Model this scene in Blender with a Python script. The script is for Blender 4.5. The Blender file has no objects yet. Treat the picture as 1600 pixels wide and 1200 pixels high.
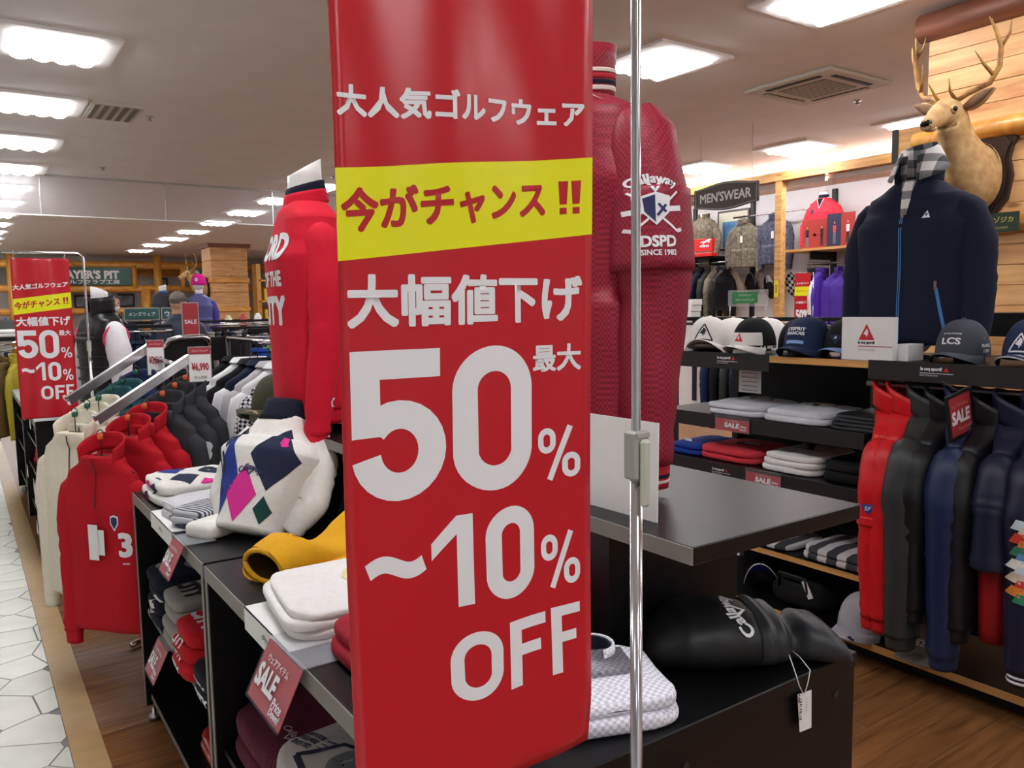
import bpy, bmesh, math, random
from math import sin, cos, pi, radians
from mathutils import Vector, Matrix, noise
from mathutils.bvhtree import BVHTree

random.seed(7)
SC = bpy.context.scene
COL = SC.collection
# ------------------------------------------------------------------ camera, world, exposure
CAM_H = 1.55
def set_camera(yaw=34.5, pitch=5.5, roll=0.9):
    y, p, r = radians(yaw), radians(pitch), radians(roll)
    fwd = Vector((sin(y)*cos(p), cos(y)*cos(p), -sin(p)))
    right = Vector((cos(y), -sin(y), 0)); up = right.cross(fwd)
    cr = right*cos(r) - up*sin(r); cu = right*sin(r) + up*cos(r)
    cam = bpy.data.objects.new('camera', bpy.data.cameras.new('camera'))
    M = Matrix((cr, cu, -fwd)).transposed().to_4x4(); M.translation = (0, 0, CAM_H)
    cam.matrix_world = M
    cam.data.lens = 1250/1600*36; cam.data.sensor_width = 36; cam.data.clip_start = .05; cam.data.clip_end = 80
    COL.objects.link(cam); SC.camera = cam
set_camera()
SC.view_settings.view_transform = 'Standard'; SC.view_settings.look = 'None'
SC.view_settings.gamma = 1; SC.view_settings.use_curve_mapping = False
SC.view_settings.exposure = 1.2
LAMP = 9.0            # ceiling lamp radiance
COVE = 13.0            # cove tube radiance
world = bpy.data.worlds.new('world'); SC.world = world; world.use_nodes = True
world.node_tree.nodes['Background'].inputs[0].default_value = (.9, .92, 1, 1)
world.node_tree.nodes['Background'].inputs[1].default_value = .15

# ------------------------------------------------------------------ materials
def lin(c):
    return tuple(((v/255)/12.92 if v/255 <= .04045 else ((v/255+.055)/1.055)**2.4) for v in c[:3]) + (1,)
MATS = {}
def mat(name, col, rough=.6, metal=0, var=.0, vscale=30, bump=0, bscale=200, spec=.5, sheen=0, stretch=(1,1,1), col2=None):
    if name in MATS: return MATS[name]
    m = bpy.data.materials.new(name); m.use_nodes = True; nt = m.node_tree; N = nt.nodes; L = nt.links
    b = N['Principled BSDF']; c = lin(col)
    b.inputs['Base Color'].default_value = c; b.inputs['Roughness'].default_value = rough
    b.inputs['Metallic'].default_value = metal; b.inputs['Specular IOR Level'].default_value = spec
    if sheen: b.inputs['Sheen Weight'].default_value = sheen; b.inputs['Sheen Roughness'].default_value = .5
    tc = N.new('ShaderNodeTexCoord'); mp = N.new('ShaderNodeMapping'); mp.inputs['Scale'].default_value = stretch
    L.new(tc.outputs['Object'], mp.inputs['Vector'])
    if var or col2:
        n = N.new('ShaderNodeTexNoise'); n.inputs['Scale'].default_value = vscale; n.inputs['Detail'].default_value = 3
        L.new(mp.outputs[0], n.inputs['Vector'])
        r = N.new('ShaderNodeValToRGB'); r.color_ramp.elements[0].position = .3; r.color_ramp.elements[1].position = .7
        if col2: r.color_ramp.elements[0].color = c; r.color_ramp.elements[1].color = lin(col2)
        else:
            r.color_ramp.elements[0].color = tuple(x*(1-var) for x in c[:3])+(1,)
            r.color_ramp.elements[1].color = tuple(min(1, x*(1+var)) for x in c[:3])+(1,)
        L.new(n.outputs['Fac'], r.inputs[0]); L.new(r.outputs[0], b.inputs['Base Color'])
    if bump:
        n = N.new('ShaderNodeTexNoise'); n.inputs['Scale'].default_value = bscale; n.inputs['Detail'].default_value = 2
        L.new(mp.outputs[0], n.inputs['Vector'])
        bp = N.new('ShaderNodeBump'); bp.inputs['Strength'].default_value = bump; bp.inputs['Distance'].default_value = .002
        L.new(n.outputs['Fac'], bp.inputs['Height']); L.new(bp.outputs[0], b.inputs['Normal'])
    MATS[name] = m; return m
def fabric(name, col, **k):
    d = dict(rough=.85, var=.035, vscale=60, bump=.2, bscale=500, spec=.25); d.update(k)
    return mat(name, col, **d)
def nylon(name, col, **k):
    d = dict(rough=.42, var=.06, vscale=40, bump=.15, bscale=90, spec=.4); d.update(k)
    return mat(name, col, **d)
def emit(name, col, s):
    m = bpy.data.materials.new(name); m.use_nodes = True; b = m.node_tree.nodes['Principled BSDF']
    b.inputs['Base Color'].default_value = lin(col); b.inputs['Emission Color'].default_value = lin(col)
    b.inputs['Emission Strength'].default_value = s; MATS[name] = m; return m
def checker(name, ca, cb, scale, rough=.6, bump=0, rot=0):
    m = bpy.data.materials.new(name); m.use_nodes = True; N = m.node_tree.nodes; L = m.node_tree.links; b = N['Principled BSDF']
    tc = N.new('ShaderNodeTexCoord'); mp = N.new('ShaderNodeMapping'); mp.inputs['Rotation'].default_value = (rot, rot, rot)
    mp.inputs['Location'].default_value = (.013, .017, .011)
    ck = N.new('ShaderNodeTexChecker'); ck.inputs['Scale'].default_value = scale
    ck.inputs['Color1'].default_value = lin(ca); ck.inputs['Color2'].default_value = lin(cb)
    L.new(tc.outputs['Object'], mp.inputs[0]); L.new(mp.outputs[0], ck.inputs['Vector']); L.new(ck.outputs[0], b.inputs['Base Color'])
    b.inputs['Roughness'].default_value = rough; b.inputs['Specular IOR Level'].default_value = .3
    MATS[name] = m; return m
def stripes(name, ca, cb, scale, axis='Z', rough=.8, dist=0, bump=0, sharp=.5):
    m = bpy.data.materials.new(name); m.use_nodes = True; N = m.node_tree.nodes; L = m.node_tree.links; b = N['Principled BSDF']
    tc = N.new('ShaderNodeTexCoord'); w = N.new('ShaderNodeTexWave'); w.bands_direction = axis
    w.inputs['Scale'].default_value = scale; w.inputs['Distortion'].default_value = dist; w.inputs['Detail'].default_value = 1
    r = N.new('ShaderNodeValToRGB'); r.color_ramp.elements[0].position = sharp-.06; r.color_ramp.elements[1].position = sharp+.06
    r.color_ramp.elements[0].color = lin(ca); r.color_ramp.elements[1].color = lin(cb)
    L.new(tc.outputs['Object'], w.inputs['Vector']); L.new(w.outputs['Fac'], r.inputs[0]); L.new(r.outputs[0], b.inputs['Base Color'])
    if bump:
        bp = N.new('ShaderNodeBump'); bp.inputs['Strength'].default_value = bump; bp.inputs['Distance'].default_value = .004
        L.new(w.outputs['Fac'], bp.inputs['Height']); L.new(bp.outputs[0], b.inputs['Normal'])
    b.inputs['Roughness'].default_value = rough; b.inputs['Specular IOR Level'].default_value = .25
    MATS[name] = m; return m
def wood(name, ca, cb, axis=(1, 12, 12), rough=.45, scale=2.0, knots=True):
    m = bpy.data.materials.new(name); m.use_nodes = True; N = m.node_tree.nodes; L = m.node_tree.links; b = N['Principled BSDF']
    tc = N.new('ShaderNodeTexCoord'); oi = N.new('ShaderNodeObjectInfo'); ad = N.new('ShaderNodeVectorMath'); ad.operation = 'ADD'
    ml = N.new('ShaderNodeMath'); ml.operation = 'MULTIPLY'; ml.inputs[1].default_value = 37
    L.new(oi.outputs['Random'], ml.inputs[0]); L.new(tc.outputs['Object'], ad.inputs[0]); L.new(ml.outputs[0], ad.inputs[1])
    mp = N.new('ShaderNodeMapping'); mp.inputs['Scale'].default_value = axis; L.new(ad.outputs[0], mp.inputs[0])
    n = N.new('ShaderNodeTexNoise'); n.inputs['Scale'].default_value = scale; n.inputs['Detail'].default_value = 6; n.inputs['Distortion'].default_value = .6
    L.new(mp.outputs[0], n.inputs['Vector'])
    r = N.new('ShaderNodeValToRGB'); r.color_ramp.elements[0].position = .32; r.color_ramp.elements[1].position = .68
    r.color_ramp.elements[0].color = lin(ca); r.color_ramp.elements[1].color = lin(cb); L.new(n.outputs['Fac'], r.inputs[0])
    out = r.outputs[0]
    if knots:
        mp2 = N.new('ShaderNodeMapping'); mp2.inputs['Scale'].default_value = tuple(max(1.0, a*.28) for a in axis); L.new(ad.outputs[0], mp2.inputs[0])
        v = N.new('ShaderNodeTexVoronoi'); v.inputs['Scale'].default_value = 2.6; L.new(mp2.outputs[0], v.inputs['Vector'])
        r2 = N.new('ShaderNodeValToRGB'); r2.color_ramp.elements[0].position = .05; r2.color_ramp.elements[1].position = .14
        r2.color_ramp.elements[0].color = (.45, .33, .25, 1); r2.color_ramp.elements[1].color = (1, 1, 1, 1)
        L.new(v.outputs['Distance'], r2.inputs[0])
        mx = N.new('ShaderNodeMix'); mx.data_type = 'RGBA'; mx.blend_type = 'MULTIPLY'; mx.inputs[0].default_value = 1
        L.new(out, mx.inputs[6]); L.new(r2.outputs[0], mx.inputs[7]); out = mx.outputs[2]
    L.new(out, b.inputs['Base Color']); b.inputs['Roughness'].default_value = rough
    MATS[name] = m; return m
def glass(name, col=(235, 240, 240), alpha=.12, rough=.05):
    m = bpy.data.materials.new(name); m.use_nodes = True; b = m.node_tree.nodes['Principled BSDF']
    b.inputs['Base Color'].default_value = lin(col); b.inputs['Roughness'].default_value = rough
    b.inputs['Alpha'].default_value = alpha; MATS[name] = m; return m

M_black = mat('black_laminate', (15, 15, 17), rough=.36, var=.15, vscale=8, spec=.3)
M_blackmat = mat('black_steel', (20, 20, 21), rough=.5)
M_grey_edge = mat('grey_edge_band', (128, 124, 118), rough=.5, var=.05)
M_chrome = mat('chrome', (215, 215, 220), rough=.12, metal=1)
M_chrome_dull = mat('dull_chrome', (175, 175, 180), rough=.3, metal=1)
M_white = mat('white_paint', (232, 230, 228), rough=.55, var=.02)
M_paper = mat('white_card', (236, 236, 234), rough=.5, var=.02)
M_plas = mat('grey_plastic', (168, 168, 160), rough=.4)
M_ink = mat('black_ink', (30, 28, 34), rough=.6)
M_red_card = mat('red_card', (176, 52, 62), rough=.45, var=.05)
M_print_white = mat('white_print', (236, 236, 240), rough=.5)
M_clear = glass('clear_acrylic', (225, 230, 238), .22, .06)
M_manneq = mat('mannequin_white', (238, 236, 234), rough=.35)
M_pine = wood('pine_board', (196, 138, 74), (232, 186, 118), axis=(14, 1.2, 14))
M_log = wood('honey_log', (196, 126, 44), (232, 172, 84), axis=(1.5, 6, 6), rough=.35)
M_log_v = wood('honey_log_upright', (196, 126, 44), (232, 172, 84), axis=(6, 6, 1.5), rough=.35)
M_shelf_wood = wood('shelf_edge_wood', (206, 150, 84), (226, 176, 108), axis=(20, 1.5, 20), knots=False)
M_hanger = mat('black_hanger', (22, 22, 24), rough=.4)

# ------------------------------------------------------------------ mesh building
class MB:
    def __init__(s): s.v = []; s.f = []
    def add(s, vs, fs):
        o = len(s.v); s.v += [tuple(p) for p in vs]; s.f += [tuple(i+o for i in f) for f in fs]; return s
    def box(s, x0, x1, y0, y1, z0, z1, c=0.0):
        if c <= 0:
            vs = [(x, y, z) for x in (x0, x1) for y in (y0, y1) for z in (z0, z1)]
            return s.add(vs, [(0, 1, 3, 2), (4, 6, 7, 5), (0, 4, 5, 1), (2, 3, 7, 6), (0, 2, 6, 4), (1, 5, 7, 3)])
        c = min(c, (x1-x0)*.45, (y1-y0)*.45, (z1-z0)*.45)
        vs = []; idx = {}
        R = ((x0, x1), (y0, y1), (z0, z1))
        for i in (0, 1):
            for j in (0, 1):
                for k in (0, 1):
                    s3 = (1-2*i, 1-2*j, 1-2*k)
                    for a in range(3):
                        p = [R[0][i], R[1][j], R[2][k]]
                        for b in range(3):
                            if b != a: p[b] += s3[b]*c
                        idx[(i, j, k, a)] = len(vs); vs.append(tuple(p))
        fs = []
        def q(*a): fs.append(tuple(idx[t] for t in a))
        for i in (0, 1):
            t = [(i, 0, 0, 0), (i, 1, 0, 0), (i, 1, 1, 0), (i, 0, 1, 0)]; q(*(t if i else t[::-1]))
            t = [(0, i, 0, 1), (0, i, 1, 1), (1, i, 1, 1), (1, i, 0, 1)]; q(*(t if i else t[::-1]))
            t = [(0, 0, i, 2), (1, 0, i, 2), (1, 1, i, 2), (0, 1, i, 2)]; q(*(t if i else t[::-1]))
        for i in (0, 1):
            for j in (0, 1):
                t = [(i, j, 0, 0), (i, j, 1, 0), (i, j, 1, 1), (i, j, 0, 1)]; q(*(t if i != j else t[::-1]))
                t = [(i, 0, j, 0), (i, 1, j, 0), (i, 1, j, 2), (i, 0, j, 2)]; q(*(t if i == j else t[::-1]))
                t = [(0, i, j, 1), (1, i, j, 1), (1, i, j, 2), (0, i, j, 2)]; q(*(t if i != j else t[::-1]))
                for k in (0, 1):
                    t = [(i, j, k, 0), (i, j, k, 1), (i, j, k, 2)]; q(*(t if (i+j+k) % 2 else t[::-1]))
        return s.add(vs, fs)
    def loft(s, rings, cap0=True, cap1=True):
        n = len(rings[0]); vs = [p for r in rings for p in r]; fs = []
        for i in range(len(rings)-1):
            for j in range(n):
                k = (j+1) % n; fs.append((i*n+j, i*n+k, (i+1)*n+k, (i+1)*n+j))
        if cap0: fs.append(tuple(range(n))[::-1])
        if cap1: fs.append(tuple((len(rings)-1)*n+j for j in range(n)))
        return s.add(vs, fs)
    def tube(s, pts, r, n=10, flat=1.0, cap=True, upv=(0, 0, 1)):
        pts = [Vector(p) for p in pts]; K = len(pts)
        rr = r if isinstance(r, (list, tuple)) else [r]*K
        rings = []; U = None
        for i, p in enumerate(pts):
            t = (pts[min(i+1, K-1)]-pts[max(i-1, 0)]).normalized()
            if U is None:
                a = Vector(upv)
                if abs(t.dot(a)) > .95: a = Vector((1, 0, 0))
                U = (a - t*a.dot(t)).normalized()
            else: U = (U - t*U.dot(t)).normalized()
            V = t.cross(U)
            rings.append([p + U*(cos(2*pi*j/n)*rr[i]) + V*(sin(2*pi*j/n)*rr[i]*flat) for j in range(n)])
        return s.loft(rings, cap, cap)
    def lathe(s, prof, n=20, c=(0, 0, 0)):
        return s.loft([[(c[0]+r*cos(2*pi*j/n), c[1]+r*sin(2*pi*j/n), c[2]+z) for j in range(n)] for r, z in prof])
    def prism(s, poly, h, M=None):
        n = len(poly); M = M or Matrix()
        vs = [M @ Vector((x, y, 0)) for x, y in poly] + [M @ Vector((x, y, h)) for x, y in poly]
        return s.add(vs, [tuple(range(n))[::-1], tuple(range(n, 2*n))] + [(i, (i+1) % n, n+(i+1) % n, n+i) for i in range(n)])
    def ell(s, c, r, n=16, m=10):
        rings = []
        for i in range(m+1):
            a = -pi/2 + pi*i/m; a = max(-pi/2+.02, min(pi/2-.02, a))
            rings.append([(c[0]+r[0]*cos(a)*cos(2*pi*j/n), c[1]+r[1]*cos(a)*sin(2*pi*j/n), c[2]+r[2]*sin(a)) for j in range(n)])
        return s.loft(rings)
    def mesh(s, name, m=None, smooth=False):
        me = bpy.data.meshes.new(name); me.from_pydata(s.v, [], s.f)
        if m: me.materials.append(m)
        if smooth: me.polygons.foreach_set('use_smooth', [True]*len(me.polygons))
        me.update(); return me
    def build(s, name, m, parent=None, smooth=False, world=False, label=None):
        if world and parent is not None:
            l = parent.location; s.v = [(x-l[0], y-l[1], z-l[2]) for x, y, z in s.v]
        o = bpy.data.objects.new(name, s.mesh(name, m, smooth)); COL.objects.link(o)
        if parent: o.parent = parent
        if label: o['label'] = label
        return o
def B(*a, **k): return MB().box(*a, **k)

def thing(name, label, cat, loc=(0, 0, 0), rotz=0, group=None, rx=0):
    o = bpy.data.objects.new(name, None); COL.objects.link(o); o.empty_display_size = .05
    o.location = loc; o.rotation_euler = (radians(rx), 0, radians(rotz))
    o['label'] = label; o['category'] = cat
    if group: o['group'] = group
    return o
def tag(o, label, cat, group=None):
    o['label'] = label; o['category'] = cat
    if group: o['group'] = group
    return o
def struct(o): o['kind'] = 'structure'; return o
def sempty(name, loc=(0, 0, 0)):
    o = bpy.data.objects.new(name, None); COL.objects.link(o); o.empty_display_size = .05; o.location = loc; return struct(o)
def share(name, me, parent, loc=(0, 0, 0), rot=(0, 0, 0), sc=None):
    o = bpy.data.objects.new(name, me); COL.objects.link(o); o.parent = parent; o.location = loc; o.rotation_euler = rot
    if sc: o.scale = sc
    return o
def copy_tree(src, loc, rotz=None, label=None, group=None, scale=None):
    r = src.copy(); COL.objects.link(r); r.location = loc
    if rotz is not None: r.rotation_euler = (src.rotation_euler[0], 0, radians(rotz))
    if label: r['label'] = label
    if group: r['group'] = group
    if scale: r.scale = (scale,)*3
    for ch in src.children:
        c = ch.copy(); COL.objects.link(c); c.parent = r
        for g in ch.children:
            d = g.copy(); COL.objects.link(d); d.parent = c
    return r

# ------------------------------------------------------------------ flat shapes: lettering, marks
_TX = {}
def text2d(s, w=None, h=None, bold=0.0, shear=0.0):
    key = (s, bold)
    if key not in _TX:
        cu = bpy.data.curves.new('lettering', 'FONT'); cu.body = s; cu.resolution_u = 2 if len(s) > 8 else 3
        ob = bpy.data.objects.new('lettering', cu); COL.objects.link(ob)
        dg = bpy.context.evaluated_depsgraph_get(); ev = ob.evaluated_get(dg); me = ev.to_mesh()
        v = [(p.co.x, p.co.y) for p in me.vertices]; f = [tuple(p.vertices) for p in me.polygons]
        ev.to_mesh_clear(); bpy.data.objects.remove(ob); bpy.data.curves.remove(cu)
        if bold and v:
            V = []; F = []
            for k in range(8):
                o = len(V); dx, dy = [(bold*x_, bold*y_) for x_, y_ in ((1, 0), (-1, 0), (0, 1), (0, -1), (.85, .85), (-.85, .85), (.85, -.85), (-.85, -.85))][k]
                V += [(x+dx, y+dy, k*4e-5) for x, y in v]; F += [tuple(i+o for i in q) for q in f]
            v, f = V, F
        _TX[key] = (v, f)
    v, f = _TX[key]
    xs = [p[0] for p in v]; ys = [p[1] for p in v]
    x0, x1, y0, y1 = min(xs), max(xs), min(ys), max(ys)
    kx = (w/(x1-x0)) if w else None; ky = (h/(y1-y0)) if h else None
    if kx is None and ky is None: kx = ky = 1
    kx = kx if kx is not None else ky; ky = ky if ky is not None else kx
    cx, cy = (x0+x1)/2, (y0+y1)/2
    out = [((p[0]-cx)*kx, (p[1]-cy)*ky)+tuple(p[2:]) for p in v]
    if shear: out = [(p[0]+p[1]*shear,)+tuple(p[1:]) for p in out]
    return out, f
def poly2d(p): return list(p), [tuple(range(len(p)))]
def move2d(sh, dx=0, dy=0, rot=0, sc=1):
    c, s = cos(rot), sin(rot)
    return [((p[0]*c-p[1]*s)*sc+dx, (p[0]*s+p[1]*c)*sc+dy)+tuple(p[2:]) for p in sh[0]], sh[1]
def join2d(*shs):
    V = []; F = []
    for v, f in shs: o = len(V); V += v; F += [tuple(i+o for i in q) for q in f]
    return V, F
def arc2d(sh, R, up=True):
    """bend a flat shape onto a circle of radius R (arched lettering)"""
    return [(sin(p[0]/R)*(R+p[1]), cos(p[0]/R)*(R+p[1])-R)+tuple(p[2:]) for p in sh[0]], sh[1]
def ribbon2d(pts, w, closed=False):
    n = len(pts); P = [Vector(p) for p in pts]; V = []; F = []
    for i in range(n):
        a = P[(i-1) % n] if (closed or i > 0) else P[i]; b = P[(i+1) % n] if (closed or i < n-1) else P[i]
        t = (b-a).normalized(); nn = Vector((-t.y, t.x))
        V += [tuple(P[i]+nn*w/2), tuple(P[i]-nn*w/2)]
    for i in range(n if closed else n-1):
        k = (i+1) % n; F.append((2*i, 2*i+1, 2*k+1, 2*k))
    return V, F
def rect2d(x0, x1, y0, y1): return [(x0, y0), (x1, y0), (x1, y1), (x0, y1)], [(0, 1, 2, 3)]
def zero2d(w, h, s, n=40):
    pts = []
    a, b = (w-s)/2, (h-s)/2; st = max(0, b-a)
    for i in range(n):
        t = 2*pi*i/n; pts.append((a*cos(t), min(a, b)*sin(t)+(st if sin(t) >= 0 else -st)))
    return ribbon2d(pts, s, True)
def five2d(w, h, s):
    a = (w-s)/2; cy = -h/2+h*.335; b = h*.335-s/2
    bowl = []
    for i in range(25):
        t = radians(142 - i*(142+172)/24); bowl.append((a*cos(t)*(1.0), cy+b*sin(t)))
    return join2d(ribbon2d(bowl, s), rect2d(-w/2+.01*w, w*.44, h/2-s, h/2), rect2d(-w/2+.01*w, -w/2+.01*w+s, -h*.06, h/2-s*.5))
def one2d(w, h, s): return [(w/2, -h/2), (w/2, h/2), (w/2-s*1.0, h/2), (-w/2, h*.24), (-w/2, h*.06), (w/2-s, h*.3), (w/2-s, -h/2)], [(0, 1, 2, 5, 6), (2, 3, 4, 5)]
def eff2d(w, h, s): return join2d(rect2d(-w/2, -w/2+s, -h/2, h/2), rect2d(-w/2+s*.9, w/2, h/2-s*.85, h/2), rect2d(-w/2+s*.9, w*.36, -s*.25, s*.6))
def pct2d(w, h, s):
    z = zero2d(w*.42, h*.48, s); 
    return join2d(move2d(z, -w*.28, h*.25), move2d(z, w*.28, -h*.25), ribbon2d([(w*.26, h/2), (-w*.22, -h/2)], s))
def tilde2d(w, h, s):
    return ribbon2d([(-w/2+w*i/20, (h-s)*.5*sin(2*pi*i/20*.98)) for i in range(21)], s)
def rooster2d(sc=1):
    p = [(-.30, -.02), (-.18, .06), (-.22, .2), (-.12, .13), (-.02, .42), (.04, .3), (.1, .36), (.12, .22), (.2, .16), (.12, .1), (.2, .02), (.1, -.02), (.14, -.2), (.04, -.12), (.02, -.3), (-.04, -.3), (-.04, -.14), (-.14, -.12)]
    return [(x*sc, y*sc) for x, y in p], [tuple(range(len(p)))]
def tri2d(w, h): return [(-w/2, -h/2), (w/2, -h/2), (0, h/2)], [(0, 1, 2)]
def trioutline2d(w, h, s):
    return ribbon2d([(-w/2, -h/2), (w/2, -h/2), (0, h/2)], s, True) if False else join2d(ribbon2d([(-w/2, -h/2), (w/2, -h/2)], s), ribbon2d([(w/2, -h/2), (0, h/2)], s), ribbon2d([(0, h/2), (-w/2, -h/2)], s))
def refine(sh, L):
    bm = bmesh.new()
    vs = [bm.verts.new((p[0], p[1], p[2] if len(p) > 2 else 0)) for p in sh[0]]
    for f in sh[1]:
        try: bm.faces.new([vs[i] for i in f])
        except ValueError: pass
    bmesh.ops.triangulate(bm, faces=bm.faces[:])
    for _ in range(6):
        e = [e for e in bm.edges if e.calc_length() > L]
        if not e: break
        bmesh.ops.subdivide_edges(bm, edges=e, cuts=1)
        bmesh.ops.triangulate(bm, faces=bm.faces[:])
    bm.verts.index_update()
    out = [tuple(v.co) for v in bm.verts], [tuple(v.index for v in f.verts) for f in bm.faces]
    bm.free(); return out
def put2d(sh, name, m, parent, O, u, v, world=False, label=None, eps=0.0):
    O = Vector(O); u = Vector(u).normalized(); v = Vector(v).normalized(); n = u.cross(v)
    mb = MB(); mb.add([O+u*p[0]+v*p[1]+n*(eps+(p[2] if len(p) > 2 else 0)) for p in sh[0]], sh[1]); return mb.build(name, m, parent, False, world, label)
def project(sh, name, m, parent, O, u, v, targets, eps=.0012, ref=None, label=None, far=.35):
    """drape a flat shape onto the given part meshes (all in the thing's own space)"""
    if ref: sh = refine(sh, ref)
    V = []; F = []; own = []; cnt = [0]*len(targets)
    for k, t in enumerate(targets):
        o = len(V); own += [k]*len(t.data.polygons); V += [tuple(p.co) for p in t.data.vertices]; F += [tuple(i+o for i in p.vertices) for p in t.data.polygons]
    bvh = BVHTree.FromPolygons(V, F)
    O = Vector(O); u = Vector(u).normalized(); v = Vector(v).normalized(); n = u.cross(v); vs = []
    for s_ in sh[0]:
        p = O+u*s_[0]+v*s_[1]; hit = bvh.ray_cast(p+n*far, -n, far*2)
        if hit[0] is None: hit = bvh.find_nearest(p)
        nn = hit[1] if hit[1].dot(n) > 0 else -hit[1]; cnt[own[hit[2]]] += 1
        vs.append(hit[0]+(nn*.5+n*.5)*(eps+(s_[2]*2 if len(s_) > 2 else 0)))
    tg = targets[cnt.index(max(cnt))]            # a printed mark belongs to the part it is printed on
    mb = MB(); mb.add(vs, sh[1]); return mb.build(name, m, tg if tg.parent == parent else parent, True, False, label)

def callaway2d(w):
    t = text2d('Callaway', w=w, bold=.03); t = arc2d(t, w*.75)
    c = ribbon2d([(-w*.13, -w*.05), (0, -w*.22), (w*.13, -w*.05)], w*.06)
    return join2d(t, c)

# ------------------------------------------------------------------ garments
def cat(keys, t):
    """smooth interpolation through [(t, a, b, ...)]"""
    for i in range(len(keys)-1):
        if t <= keys[i+1][0]:
            a, b = keys[i], keys[i+1]; k = (t-a[0])/(b[0]-a[0]) if b[0] > a[0] else 0
            k = k*k*(3-2*k)*.5+k*.5
            return [a[j]+(b[j]-a[j])*k for j in range(1, len(a))]
    return list(keys[-1][1:])
def wrinkle(p, amp, seed=0, f=9.0):
    q = Vector((p[0]*f+seed*3.1, p[1]*f+seed*1.7, p[2]*f*.45+seed))
    return amp*(noise.noise(q) + .5*noise.noise(q*2.3))
def supe(a, b, n, e, y0=0, z=0, ph=0):
    r = []
    for j in range(n):
        t = 2*pi*j/n+ph; c, s = cos(t), sin(t)
        r.append((a*math.copysign(abs(c)**(2/e), c), y0+b*math.copysign(abs(s)**(2/e), s), z))
    return r
def torso(P, seed=0, amp=.005, n=44, K=30):
    L = P['L']; sl = P.get('slope', .055); ws = P['ws']; wc = P['wc']; dc = P['dc']; nk = P.get('neck', .07)
    wh = P.get('wh', wc); dh = P.get('dh', dc); dn = min(nk*.95, dc)
    keys = [(0, wh, dh), (.08*L, wh*1.01, dh*1.02), (.40*L, (wh+wc)*.5*.97, (dh+dc)*.5), (min(.72*L, max(.75*L, L-sl-.07)-.04), wc, dc), (max(.75*L, L-sl-.07), ws+.012, dc*.84),
            (L-sl, ws-.012, dc*.72), (L-sl*.5, ws*.62, max(dn*.95, dc*.66)), (L-.004, nk+.012, dn), (L, nk, dn)]
    rings = []
    zs = sorted(set([L*i/K for i in range(K+1)] + [k[0] for k in keys]))
    for z in zs:
        w, d = cat(keys, z); r = []
        for p in supe(w, d, n, P.get('e', 2.5), 0, z):
            l = max(1e-4, math.hypot(p[0], p[1])); k = 1+wrinkle(p, amp, seed)/max(l, .06)
            r.append((p[0]*k, p[1]*k, z))
        rings.append(r)
    return MB().loft(rings)
def sleeve(path, rad, flat=1.0, seed=0, amp=.005, n=18, K=26, bunch=.004):
    P = [Vector(p) for p in path]; S = [0]
    for i in range(1, len(P)): S.append(S[-1]+(P[i]-P[i-1]).length)
    keys = [(S[i],)+tuple(P[i])+(rad[i],) for i in range(len(P))]
    rings = []; tot = S[-1]
    pts = [cat(keys, tot*i/K) for i in range(K+1)]
    for i, q in enumerate(pts):
        c = Vector(q[:3]); r = q[3]; t = (Vector(pts[min(i+1, K)][:3])-Vector(pts[max(i-1, 0)][:3])).normalized()
        U = Vector((1, 0, 0)); U = (U-t*U.dot(t)).normalized(); V = t.cross(U)
        s = i/K; bb = bunch*(math.exp(-((s-.45)/.1)**2)+math.exp(-((s-.93)/.06)**2))*sin(s*95+seed)
        ring = []
        for j in range(n):
            a = 2*pi*j/n; d = U*cos(a)+V*sin(a)*flat; p = c+d*r
            ring.append(c+d*(r+wrinkle(p, amp, seed+5, 11)+bb))
        rings.append(ring)
    return MB().loft(rings)
def band(cx, cy, z0, z1, a0, a1, b0, b1, th=.004, gap=0.0, n=36, tilt=0, e=2.2, rows=4, gapdir=-pi/2, flare=0):
    """collar / cuff / hem band: an open or closed shell around (cx,cy)"""
    N = n; g = gap/2; ang = [gapdir+g+(2*pi-gap)*i/N for i in range(N+1)] if gap else [gapdir+2*pi*i/N for i in range(N)]
    closed = gap == 0
    prof = []
    for r in range(rows+1):
        k = r/rows; prof.append((z0+(z1-z0)*k, a0+(a1-a0)*k, b0+(b1-b0)*k))
    prof2 = prof + [(z, a-th, b-th) for z, a, b in prof[::-1]]
    M = len(prof2); vs = []; fs = []
    for t in ang:
        c, s = cos(t), sin(t)
        for z, a, b in prof2:
            x = a*math.copysign(abs(c)**(2/e), c); y = b*math.copysign(abs(s)**(2/e), s)
            vs.append((cx+x, cy+y, z+tilt*y))
    n2 = len(ang)
    for i in range(n2 if closed else n2-1):
        k = (i+1) % n2
        for j in range(M): l = (j+1) % M; fs.append((i*M+j, k*M+j, k*M+l, i*M+l))
    if not closed: fs += [tuple(range(M)), tuple((n2-1)*M+j for j in range(M))[::-1]]
    return MB().add(vs, fs)
def collar_flaps(nk, dn, z, h, drop, gap=.5):
    """folded polo collar"""
    return band(0, 0, z, z+h, nk+.004, nk+.012, dn+.004, dn+.012, gap=gap).add(*[band(0, 0, z+h, z+h-drop, nk+.013, nk+.035, dn+.013, dn+.035, gap=gap*1.3).__dict__[k] for k in ('v', 'f')])
def hanger_mb(ws, L, sl, hook=.085):
    m = MB(); z = L-sl*.3
    m.tube([(-ws*.86, 0, z-sl*.75), (-.03, 0, z+.012), (.03, 0, z+.012), (ws*.86, 0, z-sl*.75)], [.008, .011, .011, .008], 8)
    m.tube([(0, 0, z+.01), (0, 0, L+hook-.02)] + [(.018*cos(a)-.0, 0, L+hook+.018*sin(a)) for a in [radians(x) for x in (270, 330, 20, 70, 120, 170)]], .0022, 6)
    return m
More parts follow.
